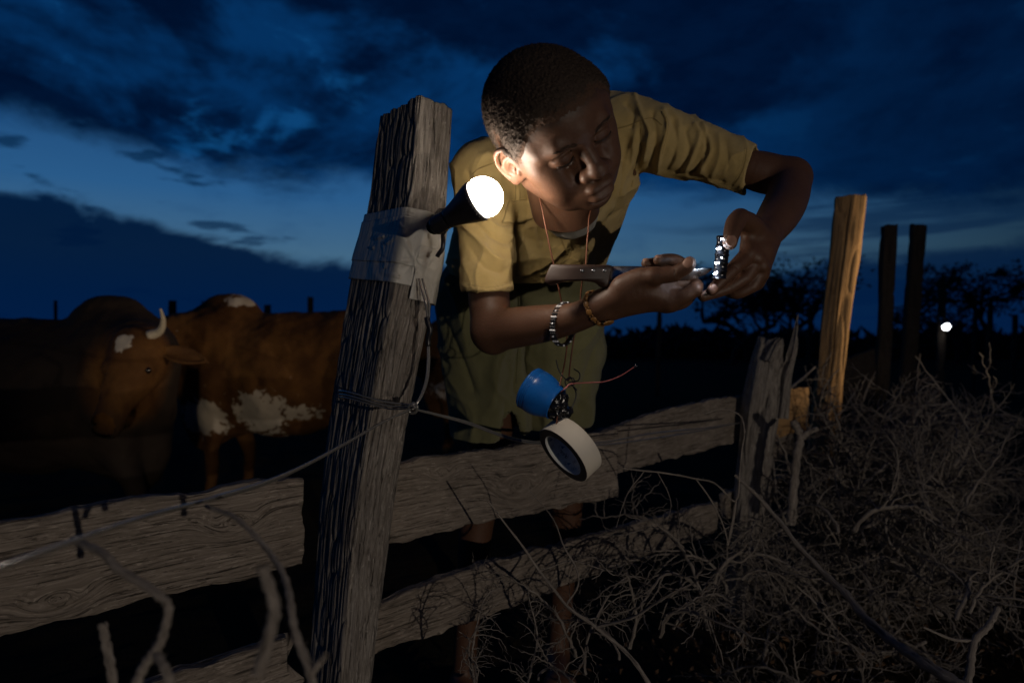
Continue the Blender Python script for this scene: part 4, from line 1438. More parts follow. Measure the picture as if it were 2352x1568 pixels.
def build_shorts():
    g = Sdf((-.26, 1.36, .52), (.26, 1.84, 1.10), .0040)
    # seat, waist
    g.cap(P(1110, 690, 1.61), P(1285, 690, 1.63), .108, .104, .02)
    g.ell(P(1192, 645, 1.58), (.175, .115, .105), .03)
    # legs: baggy, slightly flared
    g.chain([P(*a) for a in ((1100, 700, 1.60), (1108, 820, 1.60), (1125, 930, 1.60), (1130, 1060, 1.59))], [.100, .098, .092, .094], .012)
    g.chain([P(*a) for a in ((1292, 700, 1.62), (1292, 820, 1.64), (1282, 930, 1.66), (1275, 1060, 1.69))], [.098, .096, .086, .088], .012)
    g.half(P(1150, 1003, 1.55), (.06, .1, -1), 0)
    g.cap(P(1128, 960, 1.60), P(1132, 1080, 1.59), .084, .090, .002, 'sub')
    g.cap(P(1280, 950, 1.665), P(1275, 1080, 1.69), .078, .082, .002, 'sub')
    g.cap(P(1192, 800, 1.490), P(1198, 1030, 1.500), .010, .034, .030, 'sub')
    V, F = g.mesh(); N = vnormals(V, F)
    L = [([(1190, 650), (1192, 760), (1188, 900)], -.010, 9), ([(1215, 700), (1222, 800), (1212, 900)], .006, 14),
         ([(1030, 640), (1060, 720), (1075, 800)], .008, 13), ([(1050, 620), (1085, 700), (1105, 770)], -.007, 12),
         ([(1015, 730), (1050, 800), (1085, 900)], -.007, 13), ([(1030, 860), (1070, 930), (1085, 1000)], .006, 14),
         ([(1190, 770), (1150, 830), (1130, 930)], .007, 16), ([(1200, 800), (1240, 860), (1260, 960)], .006, 16),
         ([(1385, 700), (1350, 780), (1300, 830)], .006, 14), ([(1380, 760), (1350, 840), (1330, 930)], -.006, 14),
         ([(1150, 660), (1120, 700), (1090, 720)], -.006, 8), ([(1160, 920), (1165, 1000)], -.004, 12)]
    V = fold(V, N, L)
    V = V + N * (fbm(V * [20, 16, 12], 3, 31) * .0050 + (1 - np.abs(vnoise(V * [16, 12, 9] + 9, 12))) ** 5 * .006)[:, None]
    at = surf_caster(V, F)
    sh = link('shorts', np_mesh('shorts', V, F), M_SHORTS, person)
    st = MB(); SEAM = lambda vf: MB().add(*vf).build('seam', M_SHORTS, sh)
    SEAM(seam_line(at, [(1192, 640), (1193, 720), (1190, 800), (1186, 880)], .0018, .0005))
    for ln in ([(1036, 975), (1120, 985), (1205, 985)], [(1208, 985), (1280, 975), (1350, 958)]):
        stitches(st, at, ln, 4.5, .0006)
    SEAM(seam_line(at, [(1020, 790), (1048, 812), (1075, 800), (1082, 770)], .0010, .0005))
    st.build('stitching', M_SHORTS, sh)['kind'] = 'stuff'
    return sh


shirt = build_shirt()
shorts = build_shorts()
# ------------------------------------------------------------------ small things
M_BLACK = simple_mat('black_plastic', (0.012, 0.011, 0.014), 0.35, bstr=.15)
M_STEEL = simple_mat('worn_steel', (0.42, 0.42, 0.44), 0.28, metal=1.0, var=.3, scale=90, bstr=.1)
M_COPPER = simple_mat('copper_wire', (0.16, 0.060, 0.032), 0.4, metal=.4, bstr=0)
M_PINK = simple_mat('pink_insulation', (0.55, 0.16, 0.15), 0.45, bstr=0)
M_BLUE = simple_mat('blue_plastic', (0.010, 0.115, 0.42), 0.28, var=.1, scale=30, bstr=.08)
M_CREAM = simple_mat('cream_masking_tape', (0.62, 0.56, 0.47), 0.7, var=.06, scale=30, bstr=.2)
M_CARD = simple_mat('brown_roll_edge', (0.10, 0.075, 0.055), 0.8, var=.3, scale=200)
M_CORE = simple_mat('white_printed_core', (0.62, 0.62, 0.60), 0.6, var=.05)
M_PBLUE = simple_mat('blue_print', (0.05, 0.16, 0.30), 0.6, bstr=0)
M_PDARK = simple_mat('grey_print', (0.09, 0.09, 0.10), 0.6, bstr=0)
M_ROSE = simple_mat('oiled_brown_handle', (0.028, 0.012, 0.007), 0.55, var=.45, scale=50)
M_BEADW = simple_mat('wooden_bead', (0.26, 0.125, 0.035), 0.35, var=.3)
M_BEADL = simple_mat('silver_bead', (0.72, 0.72, 0.75), 0.25, bstr=0)
M_CLEAR, _t, _b = material('clear_cable')
_b.inputs['Base Color'].default_value = (0.20, 0.19, 0.175, 1); _b.inputs['Roughness'].default_value = .18
_b.inputs['Metallic'].default_value = .35; _b.inputs['Specular IOR Level'].default_value = .8; _b.inputs['Coat Weight'].default_value = .5


def emit_mat(name, col, s):
    m, t, b = material(name)
    b.inputs['Base Color'].default_value = (.8, .8, .8, 1)
    b.inputs['Emission Color'].default_value = (*col, 1); b.inputs['Emission Strength'].default_value = s
    return m


M_GLOBE = emit_mat('lit_globe', (1.0, .87, .72), 68.0)
M_LED = emit_mat('lit_led', (.75, .85, 1.0), 190.0)
M_FARLAMP = emit_mat('far_lit_globe', (.93, .95, 1.0), 9.0)


def W_(rows):
    return np.array([P(*r) for r in rows])


def wire(rows, r, n=6, ns=6, wob=0.0, seed=0):
    q = catmull(W_(rows), n)
    if wob: q = q + np.stack([vnoise(q * 60 + seed + i * 9, seed + i) for i in range(3)], 1) * wob
    return tube(q, r, ns)


def lamp_bulb(name, label, c, ax, s, parent_group, globe, vents=True):
    ax = np.asarray(ax, float); ax /= np.linalg.norm(ax); c = np.asarray(c, float)
    root = empty(name, c); tag(root, label, 'light bulb', parent_group)
    prof = [(.0282 * s, 0), (.0292 * s, .004 * s)]
    for a in np.linspace(0, 1, 17):
        prof.append((.0300 * s * math.cos(a * math.pi / 2) if a < 1 else .0001, (.0065 + .0295 * math.sin(a * math.pi / 2)) * s))
    MB().add(*lathe(prof, 48, c, ax)).build('globe', globe, root)
    base = [(.0001, -.0012), (.0285, -.0012), (.0300, -.0004), (.0302, -.0050), (.0295, -.0110), (.0265, -.0200), (.0215, -.0330), (.0175, -.0450), (.0152, -.0540), (.0150, -.0580), (.0001, -.0582)]
    hb = MB().add(*lathe([(a * s, b * s) for a, b in base], 48, c, ax))
    fr = frame(ax)
    if vents:
        for k in range(34):
            a = k / 34 * 2 * np.pi
            o = c + fr @ np.array([math.cos(a) * .0300 * s, math.sin(a) * .0300 * s, -.0055 * s])
            v, f = lathe([(.0001, -.0011), (.0009, -.0007), (.0011, 0), (.0009, .0007), (.0001, .0011)], 6, o, fr @ np.array([math.cos(a), math.sin(a), 0]))
            hb.add(v, f)
    hb.build('housing', M_BLACK, root)
    sc = [(.0135, -.057)]
    for k in range(5):
        sc += [(.0135, -.060 - k * .0045), (.0146, -.0622 - k * .0045)]
    sc += [(.0125, -.084), (.006, -.088), (.0001, -.0885)]
    MB().add(*lathe([(a * s, b * s) for a, b in sc], 32, c, ax)).build('screw_cap', M_BLACK if vents else M_STEEL, root)
    return root


bulb_c = P(1101, 459, .955); bulb_ax = np.array([.82, -.38, .40])
bulb = lamp_bulb('light_bulb', 'large lit white bulb held out from the taped post, beside the boy\'s ear', bulb_c, bulb_ax, .96, None, M_GLOBE)
_e = bulb_c - bulb_ax / np.linalg.norm(bulb_ax) * .081
hold = MB().add(*tube(catmull([_e, P(1016, 496, 1.04), P(1013, 500, 1.11), P(1004, 520, 1.16)], 6), [.0115] * 6 + [.012] * 6 + [.010] * 6 + [.007], 12))
hold.add(*wire([(1018, 488, 1.00), (1024, 520, 1.04), (1018, 548, 1.075), (1008, 590, 1.08)], .0040, wob=.004))
hold.build('holder', M_BLACK, bulb)
MB().add(*wire([(1032, 499, .985), (1038, 503, .982), (1044, 509, .983), (1047, 515, .986)], .0011)).build('orange_glint', M_COPPER, bulb)  # copper sliver added in place of a small orange reflection

far_lamp = lamp_bulb('light_bulb', 'small far lit bulb hanging on a dark post at the right', P(2172, 748, 6.45), (.1, -.6, -.8), 1.15, None, M_FARLAMP, False)

# cables
cab = MB()
for dxp in (-4, 4):
    cab.add(*wire([(966 + dxp, 640, 1.10), (975 + dxp, 672, 1.095), (982 + dxp * .9, 700, 1.09), (984 + dxp * .3, 735, 1.088)], .0019))
    cab.add(*wire([(984 + dxp * .3, 788, 1.088), (984 + dxp * .4, 830, 1.086), (980 + dxp * .4, 872, 1.08), (966 + dxp * .3, 912, 1.07), (948, 936, 1.065)], .0019))
c_o = cab.build('cable', M_CLEAR, None)
tag(c_o, 'short clear twin cable hanging from the tape down to the knot, with a black splice', 'cable')
MB().add(*wire([(984, 728, 1.088), (986, 748, 1.085), (983, 770, 1.086), (985, 794, 1.087)], .0046, wob=.003, seed=4)).build('splice', M_BLACK, c_o)
tie = MB()
for k, (dy, r) in enumerate(((0, .0017), (8, .0017), (14, .0013))):
    tie.add(*wire([(950, 930 + dy * .5, 1.078), (900, 925 + dy, 1.088), (866, 918 + dy, 1.098), (830, 908 + dy, 1.112), (796, 899 + dy, 1.142), (778, 898 + dy, 1.185), (800, 903 + dy, 1.225), (890, 918 + dy, 1.23), (945, 934 + dy, 1.15), (955, 936, 1.08)], r))
tie.add(*wire([(948, 925, 1.062), (958, 932, 1.055), (955, 946, 1.058), (943, 948, 1.062), (938, 936, 1.060), (946, 928, 1.056), (954, 938, 1.054)], .0024))
t_o = tie.build('wire_tie', M_CLEAR, None)
tag(t_o, 'pale wire wound round the tall post and knotted at its right edge', 'wire')
cr = MB()
for k in (-1, 1):
    cr.add(*wire([(946, 938, 1.06), (1000, 951 + k, 1.10), (1075, 971 + k * 2, 1.15), (1150, 999 + k * 2, 1.22), (1205, 1013 + k * 2, 1.30), (1290, 1020 + k * 2, 1.40), (1390, 1018 + k * 3, 1.49), (1500, 1001 + k * 6, 1.62), (1620, 985 + k * 2, 1.82), (1700, 970, 2.00)], .0017))
r_o = cr.build('fence_wire', M_CLEAR, None)
tag(r_o, 'twin wire sagging right from the knot across the upper rail', 'wire')
cl = MB()
cl.add(*wire([(946, 938, 1.06), (880, 969, 1.0), (800, 1014, .91), (700, 1068, .80), (600, 1110, .71), (480, 1146, .62), (380, 1172, .555), (290, 1199, .50), (160, 1243, .44), (0, 1300, .38), (-150, 1350, .34)], [.0020] * 30 + [.0013] * 31))
cl.add(*wire([(940, 942, 1.06), (874, 971, 1.0), (794, 1019, .91), (694, 1073, .80), (594, 1116, .71), (474, 1150, .62), (374, 1177, .555), (284, 1203, .50), (160, 1248, .44), (0, 1306, .38), (-150, 1357, .34)], [.0018] * 30 + [.0011] * 31))
l_o = cl.build('fence_wire', M_CLEAR, None)
tag(l_o, 'wire running from the knot to the lower left towards the viewer, out of focus', 'wire')

# necklace of wires with things tied to it
nk = MB()
nk.add(*wire([(1214, 392, 1.090), (1226, 420, 1.075), (1238, 450, 1.064), (1250, 505, 1.060), (1262, 564, 1.062), (1271, 604, 1.064), (1280, 647, 1.068), (1289, 690, 1.072), (1297, 740, 1.074), (1302, 789, 1.072), (1296, 838, 1.065), (1285, 888, 1.048), (1283, 924, 1.040), (1276, 993, 1.030)], .0013))
nk.add(*wire([(1390, 420, 1.120), (1372, 455, 1.085), (1355, 490, 1.070), (1351, 530, 1.066), (1348, 564, 1.064), (1345, 608, 1.066), (1336, 654, 1.070), (1332, 700, 1.073), (1324, 745, 1.074), (1317, 784, 1.072), (1310, 834, 1.066), (1306, 874, 1.058)], .0012))
n_o = nk.build('wire_necklace', M_COPPER, None)
tag(n_o, 'thin copper wires hanging from the boy\'s neck down to the tied lamp parts', 'wire')
kn = MB()
for k, rows in enumerate(([(1276, 827, 1.055), (1282, 848, 1.055), (1296, 868, 1.056), (1307, 877, 1.055)], [(1317, 847, 1.055), (1330, 857, 1.052), (1328, 874, 1.052), (1312, 878, 1.054)],
                          [(1308, 876, 1.055), (1325, 906, 1.052), (1314, 935, 1.050), (1306, 955, 1.048)], [(1302, 872, 1.055), (1316, 868, 1.048), (1318, 882, 1.050), (1304, 888, 1.052), (1298, 876, 1.050), (1310, 866, 1.048), (1316, 880, 1.046)],
                          [(1290, 884, 1.055), (1300, 900, 1.055), (1304, 930, 1.052), (1300, 955, 1.048)], [(1307, 880, 1.05), (1320, 890, 1.048), (1326, 896, 1.046)])):
    kn.add(*wire(rows, .0010, wob=.0012, seed=k))
kn.build('black_thread', M_BLACK, n_o)
MB().add(*wire([(1287, 899, 1.045), (1300, 890, 1.046), (1312, 881, 1.048), (1359, 878, 1.040), (1388, 876, 1.03), (1424, 863, 1.02), (1460, 840, 1.01)], .0010)).build('pink_wire', M_PINK, n_o)
MB().add(*wire([(1456, 843, 1.01), (1464, 840, 1.008)], .0006)).add(*wire([(1457, 843, 1.01), (1460, 836, 1.008)], .0005)).build('bare_end', M_STEEL, n_o)

# blue lamp housing
cax = np.array([.80, -.40, -.46]); cax /= np.linalg.norm(cax)
cc = P(1219, 892, 1.070)
cap_r = empty('lamp_housing', cc); tag(cap_r, 'blue plastic lamp housing with ribbed rim tied to the hanging wires', 'lamp housing')
prof = [(.0305, -.004), (.0335, -.004), (.0350, -.002)]
for k in range(3):
    prof += [(.0350, .000 + k * .0032), (.0338, .0011 + k * .0032), (.0338, .0020 + k * .0032), (.0350, .0031 + k * .0032)]
prof += [(.0352, .0110), (.0350, .0180), (.0330, .0280), (.0285, .0390), (.0258, .0470), (.0262, .0490), (.0240, .0490), (.0238, .0460), (.0270, .0370), (.0310, .0270), (.0322, .0180), (.0320, -.003)]
MB().add(*lathe(prof, 56, cc, cax)).build('shell', M_BLUE, cap_r)
MB().add(*lathe([(.0001, -.0030), (.031, -.0030)], 40, cc, cax)).build('back_plate', M_BLUE, cap_r)
v, f = lathe([(.0001, .060), (.012, .0585), (.021, .053), (.0235, .046), (.021, .036), (.0001, .034)], 48, cc, cax)
v = catmull(v, 1) if False else v
g = Sdf(cc + cax * .045 - .032, cc + cax * .045 + .032, .0012); g.ell(cc + cax * .044, (.022, .022, .022), 0); g.ell(cc + cax * .052 + (0.004, 0, -.012), (.017, .016, .015), .006)
v, f = g.mesh(); vn = vnormals(v, f)
v = v + vn * (((1 - np.abs(vnoise(v * 170, 3))) ** 4 * .004 - np.abs(vnoise(v * 90, 7)) * .005))[:, None]
M_BAG = simple_mat('crumpled_black_bag', (0.010, 0.010, 0.012), 0.22, bstr=.3)
link('plastic_bag', np_mesh('plastic_bag', v, f), M_BAG, cap_r)

# roll of masking tape
rax = np.array([.72, .42, .56]); rax /= np.linalg.norm(rax)         # from the near face into the roll
rc = P(1292, 1046, 1.045)
roll = empty('tape_roll', rc); tag(roll, 'cream roll of masking tape hanging from the copper wire in front of the rail', 'roll of tape')
Ro, Ri, Wd = .0505, .0372, .033
MB().add(*lathe([(Ro - .0006, .0002), (Ro, .0010), (Ro, Wd - .001), (Ro - .0006, Wd)], 96, rc, rax)).build('tape_band', M_CREAM, roll)
face = MB()
pr = [(Ri, 0.0)]
for k in range(12): pr += [(Ri + .0010 + k * .00100, -.0002 + .0004 * (k % 2))]
pr += [(Ro - .0006, .0002)]
face.add(*lathe(pr, 96, rc, rax)); face.add(*lathe([(Ri, Wd), (Ro - .0006, Wd)], 96, rc, rax))
face.build('tape_edge', M_CARD, roll)
MB().add(*lathe([(Ri, 0.0), (Ri - .0012, .0004), (Ri - .0012, Wd - .0004), (Ri, Wd)], 96, rc, rax)).build('core', M_CORE, roll)
fr = frame(rax, (0, 0, 1.0))


def on_core(a, h, lift=.0002):
    r = Ri - .0012 - lift
    return rc + fr @ np.array([math.cos(a) * r, math.sin(a) * r, h])


def core_print(name, polys, a0, h0, s, mat, rot=0):
    mb = MB()
    for pl in polys:
        q = np.array(pl, float) * s; c, sn = math.cos(rot), math.sin(rot); q = q @ np.array([[c, sn], [-sn, c]])
        v = np.array([on_core(a0 + x / Ri, h0 + y) for x, y in q]); n = len(v)
        mb.add(v, [np.arange(n)[None]])
    return mb.build(name, mat, roll, smooth=False)


def bars(*pts, w=.1):
    out = []
    for a, b in zip(pts[:-1], pts[1:]):
        a = np.array(a, float); b = np.array(b, float); d = b - a; d /= np.linalg.norm(d); n = np.array([-d[1], d[0]]) * w / 2
        out.append([a - n, b - n, b + n, a + n])
    return out


sq = bars((-.5, -.5), (.5, -.5), (.5, .5), (-.5, .5), (-.5, -.5), w=.07) + bars((-.3, .05), (-.05, -.25), (.32, .3), w=.11)
LET = {'u': bars((0, 1), (0, .15), (.15, 0), (.5, 0), (.6, .15), w=.16) + bars((.6, 1), (.6, 0), w=.16),
       'r': bars((0, 0), (0, 1), w=.16) + bars((0, .7), (.25, .95), (.5, .95), w=.16),
       'e': bars((.05, .5), (.6, .5), (.55, .85), (.3, 1), (.08, .8), (0, .5), (.08, .15), (.3, 0), (.58, .1), w=.15),
       'a': bars((.05, .85), (.3, 1), (.55, .85), (.6, 0), w=.16) + bars((.58, .5), (.25, .55), (0, .3), (.2, 0), (.58, .15), w=.15),
       'n': bars((0, 0), (0, 1), w=.16) + bars((0, .75), (.3, 1), (.55, .85), (.6, 0), w=.16)}
for k in range(26):
    a0 = k / 26 * 2 * np.pi
    core_print('printed_mark', sq, a0, .009 + .011 * (k % 2), .0052, M_PDARK, .3)
    if k % 3 == 0: core_print('printed_mark', [[(-.5, -.4), (.5, -.4), (0, .6)]], a0 + .12, .024 - .012 * (k % 2), .0058, M_PBLUE, .5)
for rep in (0.6, 2.3, 4.0, 5.5):
    for i, chx in enumerate('urean'):
        core_print('printed_word', LET[chx], rep + i * .095, .0150, .0045, M_PDARK)


# ------------------------------------------------------------------ knife
def prism(outline, dfun, th, bev=.0012, n=(0, 1, 0)):
    """plate with bevelled rim from a pixel outline; dfun gives distance at column px"""
    o = catmull(np.array(outline + [outline[0]], float), 3)[:-1]
    c = o.mean(0); rows = []
    for off, ins in ((-th / 2, bev), (-th / 2 + bev, 0), (th / 2 - bev, 0), (th / 2, bev)):
        ring = []
        for q in o:
            d = c - q; L = np.linalg.norm(d) + 1e-9
            p = q + d / L * (ins * FPX)
            ring.append(P(p[0], p[1], dfun(p[0])) + np.array([0, off, 0]))
        rows.append(ring)
    V = np.array(rows).reshape(-1, 3); m = len(o)
    i = np.arange(3)[:, None] * m; j = np.arange(m)[None]; j2 = (j + 1) % m
    F = np.stack([i + j, i + m + j, i + m + j2, i + j2], -1).reshape(-1, 4)
    F = [F]
    from mathutils.geometry import tessellate_polygon
    for b, s in ((0, 1), (3 * m, -1)):
        t = np.array(tessellate_polygon([[Vector((q[0], q[1], 0)) for q in o]]))
        F.append((t if s > 0 else t[:, ::-1]) + b)
    return V, F


kd = lambda x: .978 - (x - 1250) * .000100
kb = lambda x: .978 - (x - 1250) * .000100 - .0008
knife = empty('knife', P(1400, 630, .963)); tag(knife, 'kitchen knife with riveted dark wooden handle held by its blade', 'knife')
hv = prism([(1265, 608), (1320, 608), (1370, 609), (1404, 611), (1402, 632), (1397, 656), (1384, 660), (1372, 650), (1340, 645), (1300, 646), (1284, 650), (1266, 655), (1253, 648), (1253, 636), (1259, 620)], kd, .014, .0030)
ho = MB().add(*hv).build('handle', M_ROSE, knife)
for x in (1337, 1363, 1389):
    MB().add(*lathe([(.0001, -.0013), (.0020, -.0011), (.0026, -.0002), (.0026, .001)], 16, P(x, 621.5, kd(x) - .0068), (0, 1, 0))).build('rivet', M_STEEL, ho)
bv = prism([(1402, 611), (1450, 611), (1520, 613), (1580, 616), (1612, 616), (1637, 616), (1622, 630), (1604, 638), (1586, 642), (1540, 645), (1470, 648), (1402, 650)], kb, .0018, .0008)
MB().add(*bv).build('blade', M_STEEL, knife)

# ------------------------------------------------------------------ dismantled torch head in the other hand
ta, tb = P(1663, 542, .914), P(1652, 640, .920); tax = (tb - ta); TL = np.linalg.norm(tax); tax /= TL
torch = empty('torch_head', (ta + tb) / 2); tag(torch, 'black ring segment with bright LEDs pinched between thumb and fingers of the other hand', 'lamp part')
pr = [(.0001, 0), (.0085, 0), (.0098, .001)]
for k in range(5):
    h = .004 + k * .0108; pr += [(.0098, h), (.0088, h + .0010), (.0088, h + .0088), (.0098, h + .0098)]
pr += [(.0098, TL - .001), (.0085, TL), (.0001, TL)]
M_GLOSS = simple_mat('glossy_black', (0.015, 0.015, 0.018), 0.12, metal=.4, bstr=0, spec=.8)
MB().add(*lathe(pr, 32, ta, tax)).build('barrel', M_GLOSS, torch)
for px, py, rx, rz in ((1664, 549, .0018, .0013), (1658, 570, .0042, .0014), (1666, 586, .0018, .0009), (1665, 592, .0018, .0009), (1655, 603, .0042, .0014), (1651, 627, .0024, .0015)):
    y = (py - 542) / 98.; c0 = ta + tax * TL * y
    cL = np.array([P(px - 5, py, .905)[0], c0[1] - .0066, P(px, py, .907)[2]])
    g = Sdf(cL - .006, cL + .006, .0005); g.ell(cL, (rx * .75, .0026, rz * .7), 0); v, f = g.mesh()
    link('led', np_mesh('led', v, f), M_LED, torch)

# ------------------------------------------------------------------ bracelets
bc = P(1295, 744, 1.034)
u = np.array([.10, .05, 1.0]); u /= np.linalg.norm(u); w = np.array([-.62, -.78, 0]); w /= np.linalg.norm(w); nrm_ = np.cross(u, w)
br = empty('bead_bracelet', bc); tag(br, 'loose black and silver beaded bracelet hanging on the knife arm', 'bracelet')
bb = MB(); bs = MB(); Rb = .0325
for k in range(40):
    a = k / 40 * 2 * np.pi
    rad = u * math.cos(a) * Rb + w * math.sin(a) * Rb * .92
    out_ = u * math.cos(a) + w * math.sin(a)
    for j in (-1, 0, 1):
        o = bc + rad + nrm_ * j * .0030
        tgt = bs if (k % 4 in (0,) or (j == 0 and k % 2 == 0)) else bb
        tgt.add(*lathe([(.0001, -.0021), (.0013, -.0018), (.0019, 0), (.0013, .0018), (.0001, .0021)], 8, o, nrm_))
tt = np.linspace(0, 2 * np.pi, 61)[:-1]
ring = np.array([bc + u * math.cos(a) * (Rb - .0018) + w * math.sin(a) * (Rb - .0018) * .92 for a in tt])
bb.add(*tube(ring, .0040, 8, closed=True, ell=.22, up=nrm_))
bb.build('bead', M_BLACK, br); bs.build('silver_bead', M_BEADL, br)

wc = P(1371, 708, .995)
u = P(1392, 748, .995) - wc; w = np.array([-.60, -.80, -.12]); w = w - (w @ u) / (u @ u) * u; w /= np.linalg.norm(w); Ru = .0262; un = u / np.linalg.norm(u)
wb = empty('wooden_bracelet', wc); tag(wb, 'brown wooden link bracelet with an oval disc round the wrist of the knife hand', 'bracelet')
for k in range(13):
    a = (k + .3) / 13 * 2 * np.pi
    c = wc + un * math.cos(a) * Ru + w * math.sin(a) * Ru; tn = -un * math.sin(a) + w * math.cos(a); ou = un * math.cos(a) + w * math.sin(a)
    Rr = np.stack([tn, np.cross(ou, tn), ou], 1)
    g = Sdf(c - .009, c + .009, .0010); g.ell(c, (.0050, .0046, .0022), 0, R=Rr); v, f = g.mesh()
    link('link', np_mesh('link', v, f), M_BEADW, wb)
    bd = MB()
    for j in (-1, 1):
        a2 = (k + .8) / 13 * 2 * np.pi; c2 = wc + un * math.cos(a2) * Ru + w * math.sin(a2) * Ru + np.cross(ou, tn) * j * .0022
        bd.add(*lathe([(.0001, -.0015), (.0011, -.001), (.0015, 0), (.0011, .001), (.0001, .0015)], 8, c2, tn))
    bd.build('bead', M_BEADW, wb)
c = P(1398, 742, .975)
dv, df = lathe([(.0001, -.0018), (.0065, -.0018), (.0080, -.0008), (.0080, .0006), (.0062, .0014), (.0001, .0010)], 28, c, (.25, -.30, -.92))
MB().add(dv * 1.0, df).build('disc', M_BEADW, wb)
# ------------------------------------------------------------------ cattle
def hide_mat(name, base, dark, white=(0.50, 0.44, 0.37)):
    m, t, b = material(name)
    co = t.node('ShaderNodeTexCoord').outputs['Object']
    n = t.noise(co, 6, 6, .65)
    c = t.mix(t.smooth(n, .35, .7), dark, base)
    w = t.node('ShaderNodeAttribute', attribute_name='white').outputs['Fac']
    e = t.noise(co, 24, 5, .65)
    wf = t.smooth(t.math('ADD', w, t.math('MULTIPLY_ADD', e, 2.2, -1.1)), .42, .52)
    c = t.mix(wf, c, white)
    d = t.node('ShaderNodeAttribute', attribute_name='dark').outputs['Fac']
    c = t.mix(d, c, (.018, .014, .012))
    t.set(b.inputs['Base Color'], c)
    b.inputs['Roughness'].default_value = .8; b.inputs['Specular IOR Level'].default_value = .2
    b.inputs['Sheen Weight'].default_value = .0
    bump(t, b, t.noise(co, 120, 5, .7), .4, .004)
    return m


M_BROWN = hide_mat('red_brown_hide', (0.150, 0.068, 0.019), (0.085, 0.036, 0.011))
M_DKHIDE = hide_mat('dark_brown_hide', (0.045, 0.018, 0.009), (0.018, 0.009, 0.006), (.30, .26, .22))
M_HORN = simple_mat('pale_horn', (0.42, 0.36, 0.28), .5, var=.3, scale=20)
M_EYE = simple_mat('wet_eye', (0.01, .008, .006), .1, bstr=0)


